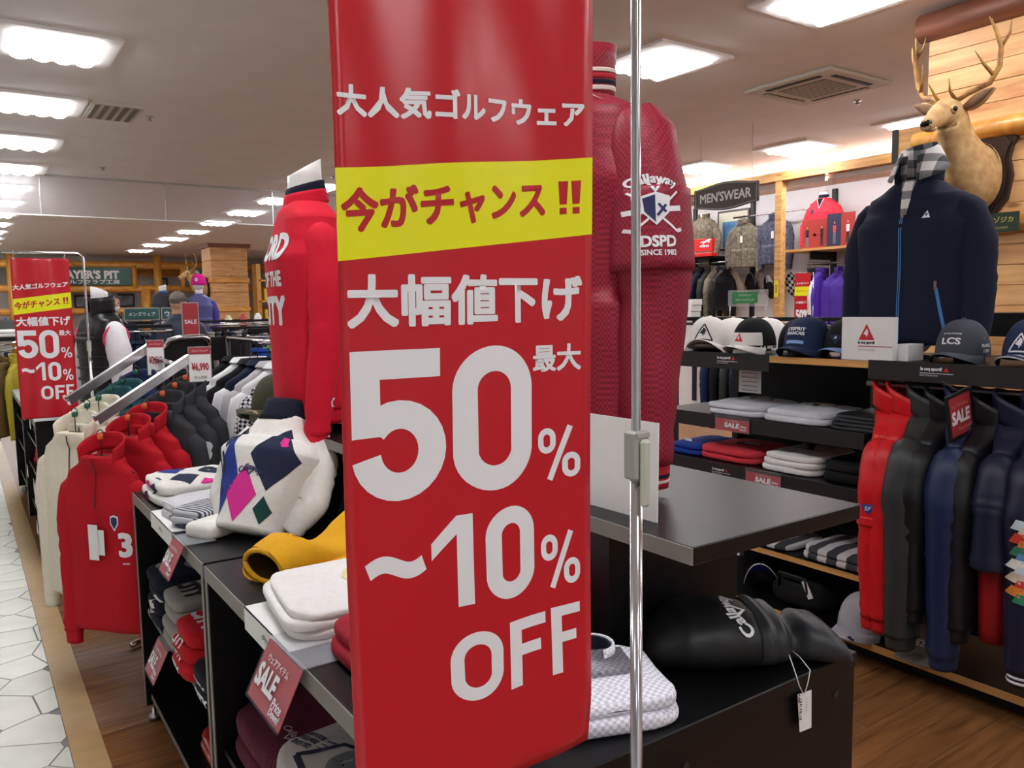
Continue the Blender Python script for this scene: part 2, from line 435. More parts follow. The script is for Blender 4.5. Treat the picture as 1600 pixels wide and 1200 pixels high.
def make_garment(t, P, M, seed=0, hang=False, cap=True):
    """adds the parts of a garment to thing t; returns dict of parts. M: body, sleeve, collar, cuff, hem"""
    L = P['L']; ws = P['ws']; sl = P.get('slope', .055); dc = P['dc']; nk = P.get('neck', .07); dn = min(nk*.95, dc)
    amp = P.get('amp', .005); R = {}
    R['body'] = torso(P, seed, amp).build('body', M['body'], t, True)
    if P.get('sleeve', .58):
        sl_len = P.get('sleeve', .58); out = P.get('out', .05); fwd = P.get('fwd', .04); sr = P.get('sr', .078); fl = P.get('sflat', .85 if not hang else min(1, dc/.06*.75))
        R['sleeve'] = []; R['cuff'] = []
        for s in (-1, 1):
            z0 = L-sl-.06
            path = [(s*(ws-.075), 0, z0+.015), (s*(ws-.012), 0, z0-.018), (s*(ws+out*.6), 0, z0-.15), (s*(ws+out), -fwd*.3, z0-sl_len*.52), (s*(ws+out*.9), -fwd, z0-sl_len)]
            rad = [sr*.6, sr*.93, sr, sr*.82, P.get('wrist', sr*.62)]
            R['sleeve'].append(sleeve(path, rad, fl, seed+s, amp).build('sleeve', M.get('sleeve', M['body']), t, True))
            if M.get('cuff'):
                w = P.get('wrist', sr*.62)*.9; c = path[-1]
                R['cuff'].append(band(c[0], c[1], c[2]-.05, c[2]+.008, w*.92, w*1.0, w*fl*.92, w*fl, n=18).build('cuff', M['cuff'], R['sleeve'][-1], True))
    ck = P.get('collar', 'crew'); cm = M.get('collar', M['body'])
    ch = P.get('ch', .05)
    if ck == 'crew': R['collar'] = band(0, 0, L-.012, L+.018, nk+.016, nk+.006, dn+.016, dn+.006, th=.008).build('collar', cm, t, True)
    elif ck == 'mock': R['collar'] = band(0, 0, L-.012, L+ch, nk+.012, nk+.006, dn+.012, dn+.004, th=.006, tilt=P.get('ctilt', .2)).build('collar', cm, t, True)
    elif ck == 'zip': R['collar'] = band(0, 0, L-.015, L+ch, nk+.014, nk+.02, dn+.014, dn+.016, th=.006, gap=P.get('gap', .5), tilt=P.get('ctilt', .12)).build('collar', cm, t, True)
    elif ck == 'polo': R['collar'] = collar_flaps(nk, dn, L-.012, ch, ch*.85).build('collar', cm, t, True)
    elif ck == 'v':
        R['collar'] = band(0, 0, L-.03, L+.01, nk+.02, nk+.008, dn+.02, dn+.01, th=.008, gap=.7, tilt=.35).build('collar', cm, t, True)
    if M.get('hem'):
        wh = P.get('wh', P['wc']); dh = P.get('dh', dc)
        R['hem'] = band(0, 0, -.045, .012, wh*.95, wh*1.005, dh*.95, dh*1.01, th=.006, n=44, e=2.5).build('hem', M['hem'], t, True)
    if hang: R['hanger'] = hanger_mb(ws, L, sl).build('hanger', M_hanger, t, True)
    return R
def front_strip(R, m, t, z0, z1, w=.008, x=0, name='zip', dx=0):
    n = 14; P = [(x+dx*i/n, z0+(z1-z0)*i/n) for i in range(n+1)]
    return project(ribbon2d(P, w), name, m, t, (0, 0, 0), (1, 0, 0), (0, 0, 1), [R['body']], eps=.003)
def neck_part(t, L, r=.058, h=.10, m=None, slant=.35):
    rings = []
    for k in range(5):
        rr = r*(1.05-.05*k/4); z = L-.05+(h+.05)*k/4
        rings.append([(rr*cos(2*pi*j/24), rr*.95*sin(2*pi*j/24), z + (slant*rr*sin(2*pi*j/24) if k == 4 else 0)) for j in range(24)])
    return MB().loft(rings).build('neck', m or M_manneq, t, True)
_G = {}
def slab(a, b, h, seed=0, amp=.004, n=36, m=9, e=5.0):
    rings = []
    for i in range(m+1):
        k = -1+2*i/m; ex = (1-abs(k)**2.6)**(1/2.6); ex = max(ex, .0)
        inset = (1-ex)*h*.55
        r = []
        for p in supe(a-inset, b-inset, n, e, 0, h/2+k*h/2):
            d = wrinkle((p[0], p[1], p[2]*2), amp, seed, 14)
            r.append((p[0]*(1+d/max(a, .05)*.6), p[1]*(1+d/max(b, .05)*.6), p[2]+(d*.9 if i > m/2 else 0)))
        rings.append(r)
    # top inner ring for a softly crowned surface
    top = []
    for f, dz in ((.82, .0015), (.6, .003), (.35, .004), (.12, .0042)):
        top.append([(p[0]*f, p[1]*f, h+dz+wrinkle((p[0]*f, p[1]*f, .3), amp*1.2, seed, 10)) for p in rings[-1]])
    return MB().loft(rings+top)
def folded(name, label, catg, loc, rotz, a, b, hs, mats, seed=0, group=None, amp=.004, shift=.008):
    """stack of folded layers: half sizes a (across) x b (deep); one soft slab for each layer; local front is -Y"""
    t = thing(name, label, catg, loc, rotz, group); z = 0; L = []
    for i, h in enumerate(hs):
        m = mats[i % len(mats)]; mb = slab(a*(1-.02*i), b*(1-.015*i), h, seed+i*3, amp)
        rnd = random.Random(seed*13+i); dx, dy = rnd.uniform(-shift, shift), rnd.uniform(-shift, shift)
        mb.v = [(x+dx, y+dy, zz+z) for x, y, zz in mb.v]
        L.append(mb.build('folded_layer', m, t, True)); z += h*.93
    return t, L, z
def on_top(sh, name, m, t, L, x=0, y=0, rot=0, ref=.02, eps=.0015, z=.3):
    return project(move2d(sh, 0, 0, rot), name, m, t, (x, y, z), (1, 0, 0), (0, 1, 0), L, eps=eps, ref=ref)
def price_tag(t, c, w=.03, h=.055, th=.0012, yaw=0, m=None, name='price_tag'):
    M = Matrix.Translation(c) @ Matrix.Rotation(yaw, 4, 'Z'); mb = B(-w/2, w/2, -th/2, th/2, -h, 0)
    mb.v = [tuple(M @ Vector(p)) for p in mb.v]; return mb.build(name, m or M_paper, t)
# ================================================================== THE ROOM
CEIL = 3.3
M_ceil = mat('ceiling_paint', (234, 228, 226), rough=.9, var=.03, vscale=3)
M_wallw = mat('wall_paint', (236, 234, 236), rough=.8, var=.02, vscale=4)
M_plank = wood('floor_plank', (104, 66, 36), (150, 102, 60), axis=(1.2, 16, 10), rough=.33, scale=2.2, knots=False)
M_stone = mat('paving_stone', (222, 224, 214), rough=.35, var=.06, vscale=6)
M_grout = mat('paving_joint', (140, 138, 142), rough=.6)
M_border = mat('tan_border', (190, 158, 112), rough=.4, var=.08, vscale=10)
M_under = mat('floor_under', (132, 88, 48), rough=.4, var=.2, vscale=5, stretch=(1, 8, 1))

fl = struct(B(-9, 9.6, -7, 28, -.12, -.012).build('floor', M_under))
def child(mb, name, m, parent, smooth=False): return mb.build(name, m, parent, smooth)
child(B(-9, .225, -7, 28, -.012, -.004), 'paving_bed', M_grout, fl)
bedm = mat('far_paving', (216, 218, 208), rough=.4, var=.08, vscale=5)
child(B(-9, -.95, -7, 28, -.004, 0), 'paving_field', bedm, fl); child(B(-.95, .225, 9.0, 28, -.004, 0), 'paving_field', bedm, fl)
child(B(-.95, .225, -7, 2.2, -.004, 0), 'paving_field', bedm, fl)
child(B(.225, .33, -7, 28, -.012, .0005), 'border_strip', M_border, fl)
child(B(.33, 9.5, 6.2, 28, -.012, -.001), 'floor_field', M_under, fl)
child(B(3.7, 9.5, -7, 6.2, -.012, -.001), 'floor_field', M_under, fl)
child(B(.33, 3.7, -7, .2, -.012, -.001), 'floor_field', M_under, fl)
# irregular paving stones (clipped cells)
rs = random.Random(3); seeds = []
for i in range(-1, 6):
    for j in range(-1, 33):
        seeds.append((-.95+.235*(i+.5)+rs.uniform(-.085, .085), 2.2+.215*(j+.5+(i % 2)*.4)+rs.uniform(-.08, .08)))
def clip(poly, n, d):
    out = []
    for i in range(len(poly)):
        a, b = poly[i], poly[(i+1) % len(poly)]; da = a[0]*n[0]+a[1]*n[1]-d; db = b[0]*n[0]+b[1]*n[1]-d
        if da <= 0: out.append(a)
        if da*db < 0: k = da/(da-db); out.append((a[0]+(b[0]-a[0])*k, a[1]+(b[1]-a[1])*k))
    return out
for s in seeds:
    p = [(-.95, 2.2), (.222, 2.2), (.222, 9.0), (-.95, 9.0)]
    for q in seeds:
        if q is s: continue
        dx, dy = q[0]-s[0], q[1]-s[1]; l = math.hypot(dx, dy)
        if l > .8: continue
        n = (dx/l, dy/l); p = clip(p, n, n[0]*(s[0]+q[0])/2+n[1]*(s[1]+q[1])/2-.0035)
        if len(p) < 3: break
    if len(p) >= 3:
        ar = abs(sum(p[i][0]*p[(i+1) % len(p)][1]-p[(i+1) % len(p)][0]*p[i][1] for i in range(len(p))))/2
        if ar > .002:
            mb = MB().prism([(x-s[0], y-s[1]) for x, y in p], .0045)
            mb.build('paving_stone', M_stone, fl).location = (s[0], s[1], -.004+rs.uniform(0, .0006))
# floor planks run across the aisles
rp = random.Random(5); pl_me = {}
for j in range(48):
    y0 = .2+j*.125; x = .33-rp.uniform(0, .9)
    while x < 3.7:
        x1 = x+1.2; a, b = max(x, .33), min(x1, 3.7)
        if b-a > .02:
            key = round(b-a, 2)
            if key not in pl_me: pl_me[key] = B(0, b-a-.0015, 0, .1235, 0, .012, c=.001).mesh('plank', M_plank)
            share('plank', pl_me[key], fl, (a, y0, -.0125))
        x = x1
ce = struct(B(-9, 9.6, -7, 28, CEIL, CEIL+.1).build('ceiling', M_ceil))
struct(B(-9.2, -9, -7, 28, 0, CEIL).build('wall_left', M_wallw))
struct(B(9.1, 9.3, -7, 28, 0, CEIL).build('wall_right', M_wallw))
struct(B(-9, 9.6, -7.2, -7, 0, CEIL).build('wall_back', M_wallw))
struct(B(-9, 9.6, 28, 28.2, 0, CEIL).build('wall_far', mat('far_wall_paint', (205, 200, 196), rough=.8)))

# ------------------------------------------------------------------ ceiling lights: four lamp cells in a proud square frame
M_lampcell = emit('lamp_cell', (250, 252, 255), LAMP)
fr = MB()
O_, I_ = .355, .262
for (x0, x1, y0, y1) in ((-O_, O_, -O_, -I_), (-O_, O_, I_, O_), (-O_, -I_, -I_, I_), (I_, O_, -I_, I_)): fr.box(x0, x1, y0, y1, -.02, 0)
fr_me = fr.mesh('frame', M_ceil)
cell = MB(); rings = []
for y in (-.255, .255): rings.append([(.0625*cos(pi*k/8), y, -.022-.035*sin(pi*k/8)) for k in range(9)]+[(-.0625, y, -.004), (.0625, y, -.004)])
cell_me = cell.loft(rings).mesh('lamp_cell', M_lampcell, False)
louv_me = B(-.003, .003, -.255, .255, -.05, -.004).mesh('divider', M_ceil)
def ceiling_light(x, y, label, group):
    t = thing('ceiling_light', label, 'ceiling light', (x, y, CEIL), 0, group)
    share('frame', fr_me, t)
    for k in range(4): share('lamp_cell', cell_me, t, (-.1905+.127*k, 0, 0))
    for k in range(3): share('divider', louv_me, t, (-.127+.127*k, 0, 0))
for y in [6.12-1.74*k for k in range(7, 0, -1)] + [6.12+1.74*k for k in range(0, 12)]:
    ceiling_light(.64, y, 'square recessed ceiling light over the stone aisle, in a long row', 'ceiling lights over the stone aisle')
for y in (-4.2, -2.75, -1.35, .05, 1.45, 2.88, 4.28, 5.95, 7.6, 9.3, 11.0, 12.7, 14.45, 16.35, 18.35, 20.25, 22.3, 24.5):
    ceiling_light(4.3, y, 'square recessed ceiling light over the clothing gondolas, in a long row', 'ceiling lights over the clothing gondolas')
for y in (-3.0, -.5, 1.42, 2.87, 4.32, 5.77, 7.22, 8.67, 10.2, 12, 14, 16.5, 19, 22):
    ceiling_light(7.95, y, 'square recessed ceiling light in the row alongside the menswear wall', 'ceiling lights beside the menswear wall')
for k in range(9):
    ceiling_light(-3.2, -4+3.4*k, 'square recessed ceiling light left of the stone aisle', 'ceiling lights left of the aisle')
# sprinklers / sensors on the ceiling
for (x, y) in ((1.53, 7.9), (1.55, 10.9), (4.2, 10.2), (1.0, 4.6), (2.6, 3.9), (6.6, 4.2)):
    t = thing('sprinkler_head', 'small round sprinkler head on the grey ceiling', 'sprinkler', (x, y, CEIL), 0, 'sprinkler heads')
    MB().lathe([(.035, 0), (.035, -.006), (.012, -.01), (.012, -.03), (.02, -.032), (.02, -.036), (.002, -.036)][::-1], 16).build('head', M_chrome_dull, t, True)
# air conditioning cassette
t = thing('air_conditioner', 'square ceiling cassette air conditioner with four slots and grille', 'air conditioner', (5.86, 4.09, CEIL))
M_ac = mat('cassette_plastic', (205, 200, 188), rough=.5)
a = .41; MB().box(-a, a, -a, a, -.03, 0, c=.012).build('panel', M_ac, t)
gm = mat('grille_grey', (120, 115, 98), rough=.6); gr = B(-.215, .215, -.215, .215, -.034, -.03).build('grille', gm, t)
for k in range(14):
    y = -.2+.4*k/13; B(-.21, .21, y-.004, y+.004, -.037, -.034).build('grille_bar', M_ac, gr)
for (x0, x1, y0, y1) in ((-.25, .25, -.335, -.285), (-.25, .25, .285, .335), (-.335, -.285, -.25, .25), (.285, .335, -.25, .25)):
    B(x0, x1, y0, y1, -.033, -.03).build('air_slot', M_blackmat, t)
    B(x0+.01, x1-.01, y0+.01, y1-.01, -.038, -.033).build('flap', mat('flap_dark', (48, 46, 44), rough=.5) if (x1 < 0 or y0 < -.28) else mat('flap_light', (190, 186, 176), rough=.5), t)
# air vent beside the second lamp of the aisle row
t = thing('air_vent', 'slatted rectangular air vent in the ceiling beside an aisle lamp', 'vent', (1.22, 7.85, CEIL))
B(-.2, .2, -.3, .3, -.02, 0).build('frame', M_ac, t)
for k in range(5): B(-.17+.075*k, -.13+.075*k, -.26, .26, -.026, -.02).build('slat', gm, t)
# smoke screen of clear glass panes hanging from the ceiling
t = struct(bpy.data.objects.new('glass_smoke_screen', None)); COL.objects.link(t); t.location = (.95, 11.75, CEIL)
M_pane = glass('smoke_screen_glass', (200, 196, 198), .16, .03)
pn = B(0, 1.455, -.004, .004, -.5, 0).mesh('pane', M_pane); jn = B(-.006, .006, -.008, .008, -.5, 0).mesh('joint', M_chrome_dull)
for k in range(-5, 6):
    share('pane', pn, t, (k*1.47, 0, 0)); share('joint', jn, t, (k*1.47-.0075, 0, 0))
B(-7.4, 8.6, -.012, .012, -.515, -.5).build('bottom_rail', M_white, t)
B(-7.4, 8.6, -.02, .02, -.02, 0).build('top_rail', M_plas, t)
# ================================================================== SALE BANNERS
M_vinyl = mat('red_vinyl', (196, 28, 42), rough=.26, var=.03, vscale=3, spec=.5)
M_yel = mat('yellow_print', (238, 238, 14), rough=.32)
M_redink = mat('red_print', (188, 26, 38), rough=.35)
def make_banner(name, label, loc, rotz=0, detail=True, pole_base=.0, W=.33, H=.95, top=1.05, yoff=0):
    """origin at the foot of the pole on its stand; cloth hangs to the left of the pole"""
    t = thing(name, label, 'sale banner', loc, rotz)
    xr = -.079; xl = xr-W
    def surf(u, v, e=0.0):
        rp = .0075*sin(u*10.5-v*2.2-2.4)*(math.exp(-v*2.6)+.12)+.002*sin(u*17+1+v*5)*v+.004*sin(v*6.5+.6)*(1-.4*u) - .03*max(0, v-.93)*max(0, u-.5)*6
        cur = .012*max(0, (v-.95))*20*max(0, u-.8)
        return (xl+u*W-cur*.6, -(rp)-e, top-v*H)
    nu, nv = 24, 60
    mb = MB(); vs = [surf(i/nu, j/nv) for j in range(nv+1) for i in range(nu+1)]
    vs2 = [(x, y+.0012, z) for x, y, z in vs]; n1 = len(vs); fs = []
    for j in range(nv):
        for i in range(nu):
            q = (j*(nu+1)+i, j*(nu+1)+i+1, (j+1)*(nu+1)+i+1, (j+1)*(nu+1)+i); fs.append(q[::-1]); fs.append(tuple(k+n1 for k in q))
    bd = [i for i in range(nu+1)]+[(j)*(nu+1)+nu for j in range(1, nv+1)]+[nv*(nu+1)+i for i in range(nu-1, -1, -1)]+[j*(nu+1) for j in range(nv-1, 0, -1)]
    for i in range(len(bd)): a, b = bd[i], bd[(i+1) % len(bd)]; fs.append((a, b, b+n1, a+n1))
    mb.add(vs+vs2, fs); mb.build('banner_cloth', M_vinyl, t, True)
    def onb(sh, nm, m, u0, u1, v0, v1, slope=0, e=.0006, ref=.02):
        """fit a shape into the box (u0..u1, v0..v1) of the cloth; slope = change of v over its width"""
        xs = [p[0] for p in sh[0]]; ys = [p[1] for p in sh[0]]; a, b, c, d = min(xs), max(xs), min(ys), max(ys)
        sh = ([((p[0]-a)/(b-a), (p[1]-c)/(d-c))+tuple(p[2:]) for p in sh[0]], sh[1])
        sh = refine(([(p[0]*(u1-u0)*W, p[1]*(v1-v0)*H)+tuple(p[2:]) for p in sh[0]], sh[1]), ref)
        vs = []
        for p in sh[0]:
            u = u0+p[0]/W; k = (u-u0)/(u1-u0); v = v1-p[1]/H+slope*k; vs.append(surf(u, v, e+(p[2] if len(p) > 2 else 0)))
        return MB().add(vs, sh[1]).build(nm, m, t, True)
    onb(rect2d(0, 1, 0, 1), 'yellow_band', M_yel, 0, 1, .252, .349, -.041, .0003)
    b = .034
    onb(text2d('大人気ゴルフウェア', bold=b), 'lettering', M_print_white, .012, .962, .164, .198, -.022)
    onb(text2d('今がチャンス', bold=b), 'lettering', M_redink, .015, .80, .272, .32, -.030)
    onb(join2d(poly2d([(0, .3), (.3, .3), (.36, 1), (-.06, 1)]), rect2d(0, .3, 0, .2), move2d(join2d(poly2d([(0, .3), (.3, .3), (.36, 1), (-.06, 1)]), rect2d(0, .3, 0, .2)), .55)), 'lettering', M_redink, .855, .95, .244, .285, -.003)
    onb(text2d('大幅値下げ', bold=b*.95), 'lettering', M_print_white, .025, .958, .362, .421, -.002)
    onb(text2d('最大', bold=b*.8), 'lettering', M_print_white, .742, .955, .448, .483, 0)
    def num(sh, u0, u1, v0, v1, sl=0): onb(sh, 'lettering', M_print_white, u0, u1, v0, v1, sl)
    num(five2d(.33, .53, .1), .03, .37, .446, .619); num(zero2d(.315, .53, .092), .395, .735, .446, .624)
    num(pct2d(1, 1.1, .13), .764, .952, .554, .626); num(tilde2d(1, .36, .22), .061, .285, .680, .712)
    num(one2d(.16, .36, .062), .306, .467, .648, .761); num(zero2d(.215, .36, .066), .515, .738, .648, .766)
    num(pct2d(1, 1.05, .13), .77, .947, .694, .77)
    num(zero2d(.21, .28, .052), .367, .579, .797, .883); num(eff2d(.17, .28, .056), .612, .782, .797, .885); num(eff2d(.14, .28, .05), .808, .942, .795, .886)
    # chrome pole with arm, clips and clamp
    zt = top+.032; R = .03
    path = [(0, 0, pole_base), (0, 0, .3), (0, 0, zt-R)]+[(-R+R*cos(a), 0, zt-R+R*sin(a)) for a in (pi/6, pi/3, pi/2)]+[(-.2, 0, zt), (xl-.04, 0, zt)]
    MB().tube(path, .0065, 12).build('pole', M_chrome, t, True)
    MB().tube([(0, 0, pole_base), (0, 0, .49)], .0085, 12).build('lower_pole', M_chrome, t, True)
    cl = B(-.013, .013, -.013, .012, .44, .505, c=.003).build('clamp', M_plas, t)
    MB().box(-.008, .008, -.022, -.012, .405, .495, c=.004).build('clamp_lever', mat('lever_plastic', (190, 192, 180), rough=.4), cl)
    B(-.011, .011, -.0145, -.0125, .497, .503).build('clamp_ridge', M_plas, cl)
    for u in (.06, .93):
        x = xl+u*W
        c = MB().tube([(x, 0, zt+.009), (x+.004, -.009, zt), (x, -.003, zt-.02), (x, 0, top-.012)], .0022, 6).build('clip', M_plas, t, True)
        B(x-.008, x+.008, -.004, .004, top-.012, top+.004, c=.002).build('clip_jaw', M_clear, c)
    MB().lathe([(.07, 0), (.07, .006), (.04, .016), (.0095, .024), (.0095, .05)], 24, (0, 0, pole_base)).build('foot', M_blackmat, t, True)
    return t
make_banner('sale_banner', 'large red golf wear sale banner with yellow band at the near gondola end', (.727, .77, .88), pole_base=-.88)
make_banner('sale_banner', 'red golf wear sale banner hanging before the white-sleeved vest mannequin', (.645, 5.5, .88), rotz=-4, pole_base=-.88, W=.30, top=1.0)

# ================================================================== ISLAND GONDOLA (left face looks to the stone aisle)
def gondola(name, label, x0, x1, bays, h, mids, end_front=True, y_end=None, strips=True):
    """black double-sided shelving island; bays = [(y0,y1),...] near to far; mids = shelf heights of each bay"""
    ya = y_end if y_end is not None else bays[0][0]; yb = bays[-1][1]
    t = thing(name, label, 'display gondola', ((x0+x1)/2, (ya+yb)/2, 0)); xm = (x0+x1)/2
    def P(mb, nm, m=M_black): return mb.build(nm, m, t, False, True)
    for (a, b), zs in zip(bays, mids):
        o = P(B(x0, x1, a+.004, b-.004, h-.04, h, c=.002), 'top_board'); B(x0-.003-xm, x0-xm, a+.004-t.location.y, b-.004-t.location.y, h-.04, h-.002).build('edge_strip', M_grey_edge, o)
        for y in (a+.006, b-.026):
            o = P(B(x0, x1, y, y+.02, .05, h-.041), 'side_panel'); B(x0-.003-xm, x0-xm, y-t.location.y, y+.02-t.location.y, .05, h-.041).build('edge_strip', M_grey_edge, o)
        P(B(xm-.01, xm+.01, a+.026, b-.026, .09, h-.041), 'spine_panel')
        for z in zs:
            for s in (0, 1):
                xa, xb = ((x0+.02, xm-.011) if s == 0 else (xm+.011, x1-.02))
                o = P(B(xa, xb, a+.027, b-.027, z-.018, z), 'shelf')
                if s == 0 and z < .15: B(xa-.003-xm, xa-xm, a+.027-t.location.y, b-.027-t.location.y, z-.018, z).build('edge_strip', M_grey_edge, o)
        P(B(x0+.04, x1-.04, a+.03, b-.03, 0, .049), 'plinth', M_blackmat)
    if y_end is not None:
        P(B(x0, x1, y_end, bays[0][0], h-.03, h, c=.002), 'end_top'); P(B(x0, x1, y_end+.005, y_end+.025, .05, h-.031), 'end_panel')
        P(B(x1-.02, x1, y_end+.026, bays[0][0], .05, h-.031), 'end_side'); P(B(x0, x0+.02, y_end+.026, bays[0][0], .05, h-.031), 'end_side')
        P(B(x0+.04, x1-.04, y_end+.04, bays[0][0], 0, .049), 'plinth', M_blackmat)
        for x in (x0+.08, x0+.42, x1-.06): P(MB().tube([(x, y_end+.003, h-.07), (x, y_end+.0052, h-.07)], .007, 12), 'screw_cap', mat('cap_black', (40, 39, 40), rough=.4))
    return t
GX0, GX1, GH = .495, 1.38, .88
gA = gondola('display_gondola', 'black shelving island carrying the red jacket and red sweater mannequins', GX0, GX1, [(1.13, 2.18), (2.19, 3.25)], GH, [(.09, .37), (.09, .43)], y_end=.85)
for (y) in (3.2, 2.25):  # adjustable feet at the aisle side
    MB().lathe([(.02, 0), (.02, .02), (.008, .025), (.008, .05)], 12, (GX0+.02, y, 0)).build('levelling_foot', M_chrome_dull, gA, True, True)
def riser(label, x0, x1, y0, y1, z0, z1, sup):
    t = thing('display_riser', label, 'display riser', ((x0+x1)/2, (y0+y1)/2, z0))
    o = B(x0, x1, y0, y1, z1-.03, z1, c=.002).build('top_board', M_black, t, False, True)
    for (xa, xb, ya, yb) in sup: B(xa, xb, ya, yb, z0, z1-.03).build('support_panel', M_black, t, False, True)
    return t
RZ = 1.165
r1 = riser('black raised table under the dark red checked jacket mannequin', .935, 1.395, .86, 1.78, GH, RZ, [(.97, 1.33, 1.10, 1.12), (.97, .99, 1.12, 1.70), (.97, 1.33, 1.70, 1.72)])
B(.932-1.165, .935-1.165, -.46, .46, .256, .284).build('edge_strip', M_grey_edge, r1)
r2 = riser('black raised shelf under the bright red sweater mannequin', .885, 1.36, 2.02, 3.22, GH, RZ, [(.95, .97, 2.1, 3.1), (.97, 1.3, 2.1, 2.12), (.97, 1.3, 3.08, 3.1)])
B(.882-1.1225, .885-1.1225, -.6, .6, .256, .284).build('edge_strip', M_grey_edge, r2)

# ------------------------------------------------------------------ red jacket mannequin
M_rj = checker('red_check_nylon', (160, 40, 60), (128, 25, 45), 170, rough=.5)
M_rib = mat('red_rib', (190, 22, 44), rough=.8, bump=.3, bscale=300)
M_navyrib = fabric('navy_rib', (28, 26, 48)); M_piping = mat('cream_piping', (226, 214, 205), rough=.6)
P1 = dict(L=.72, ws=.225, wc=.265, dc=.14, wh=.25, dh=.13, sleeve=.65, sr=.092, wrist=.062, out=.03, fwd=.02, collar='zip', ch=.10, neck=.082, slope=.055, amp=.013, gap=.9)
t = thing('mannequin', 'mannequin in a dark red checked nylon jacket with white sleeve emblem', 'mannequin', (1.145, 1.42, RZ), -90)
t.location.z = RZ+.115
R = make_garment(t, P1, dict(body=M_rj, sleeve=M_rj, collar=M_rj, cuff=M_rib), seed=2)
MB().tube([(0, 0, -.11), (0, 0, .05)], .02, 12).build('stand_pole', M_chrome_dull, t, True)
MB().lathe([(.15, -.115), (.15, -.109), (.02, -.1)], 28).build('base_plate', M_chrome_dull, t, True)
MB().ell((0, 0, .33), (.18, .1, .36), 20, 10).build('mannequin_form', M_manneq, t, True)
for (z0, z1, m, k) in ((.724, .733, M_piping, 1), (.737, .745, M_navyrib, 1), (.749, .757, M_rib, 1), (.761, .769, M_piping, 1)):
    rr = .097+(z0-.72)*.06; band(0, 0, z0, z1, rr+.0015, rr+.002, .092+.0015, .0935, th=.002, gap=.95, tilt=.12).build('collar_stripe', m, t, True)
for c in R['cuff']:
    ex = [v.co.x for v in c.data.vertices]; cx = (min(ex)+max(ex))/2; cy = sum(v.co.y for v in c.data.vertices)/len(c.data.vertices); zz = min(v.co.z for v in c.data.vertices)
    rr = (max(ex)-min(ex))/2
    for (a, b, m) in ((.012, .018, M_piping), (.022, .03, M_navyrib), (.034, .04, M_piping)):
        band(cx, cy, zz+a, zz+b, rr*.95+.001, rr*.96+.001, rr*.82+.001, rr*.83+.001, th=.002, n=18).build('stripe', m, c.parent, True)
# sleeve zip-off flap at the elbow: a short overlapping sleeve hem
ls = R['sleeve'][1] if sum(v.co.x for v in R['sleeve'][1].data.vertices) > 0 else R['sleeve'][0]
for s in (-1, 1):
    sleeve([(s*.243, -.003, .49), (s*.247, -.005, .40), (s*.250, -.007, .335)], [.094, .096, .098], .86, 3+s, .006, 20, 8, 0).build('sleeve_flap', M_rj, t, True)
# emblem on the sleeve (thing-local +X faces the shopper)
flap = [o for o in t.children if o.name.startswith('sleeve_flap')]
tg = R['sleeve']+flap
O, u, v = (.3, -.048, .455), (.3, .95, 0), (0, 0, 1)
M_navy_ink = mat('navy_thread', (36, 44, 92), rough=.7)
w = .088
project(join2d(move2d(arc2d(text2d('Callaway', w=w, bold=.035), w*.9), 0, .05), move2d(ribbon2d([(-.014, .014), (0, -.008), (.014, .014)], .007), 0, .036)), 'emblem_lettering', M_print_white, t, O, u, v, tg, ref=.01)
project(join2d(ribbon2d([(-.042, .027), (.038, -.047)], .004), ribbon2d([(.042, .027), (-.038, -.047)], .004), ribbon2d([(-.048, -.012), (.048, -.004)], .010), ribbon2d([(-.038, -.047), (-.048, -.044)], .007), ribbon2d([(.038, -.047), (.048, -.044)], .007)), 'emblem_clubs', M_print_white, t, O, u, v, tg, ref=.01)
sh = [(-.026, .018), (0, .026), (.026, .018), (.024, -.012), (0, -.036), (-.024, -.012)]
project(poly2d(sh), 'emblem_shield', M_print_white, t, O, u, v, tg, ref=.008, eps=.002)
project(join2d(poly2d([(-.022, .014), (-.001, .021), (-.001, -.03), (-.02, -.01)])), 'emblem_shield_half', M_navy_ink, t, O, u, v, tg, ref=.008, eps=.0028)
project(join2d(ribbon2d([(.002, -.018), (.018, .002)], .005), ribbon2d([(.004, .004), (.018, -.012)], .005)), 'emblem_mark', M_navy_ink, t, O, u, v, tg, ref=.008, eps=.0028)
project(join2d(move2d(text2d('DSPD', w=.062, h=.022, bold=.04), .004, -.066), move2d(text2d('SINCE 1982', w=.062, h=.011, bold=.03), .004, -.087)), 'emblem_lettering', M_print_white, t, O, u, v, tg, ref=.01)
# shoulder piping and back yoke
project(ribbon2d([(.09, .01), (.13, .0), (.17, -.02), (.2, -.045)], .006), 'shoulder_piping', M_piping, t, (0, -.05, .8), (1, 0, 0), (0, .5, .85), [R['body']], eps=.004)
front_strip(R, M_chrome_dull, t, .03, .70, .01)

# white board leaning at the edge of the raised table
t = tag(B(-.0015, .0015, -.155, .155, 0, .178).build('sign_board', M_paper), 'blank white card board standing by the red jacket mannequin', 'sign board')
t.location = (.99, 1.155, RZ); t.rotation_euler = (0, radians(1), radians(2))

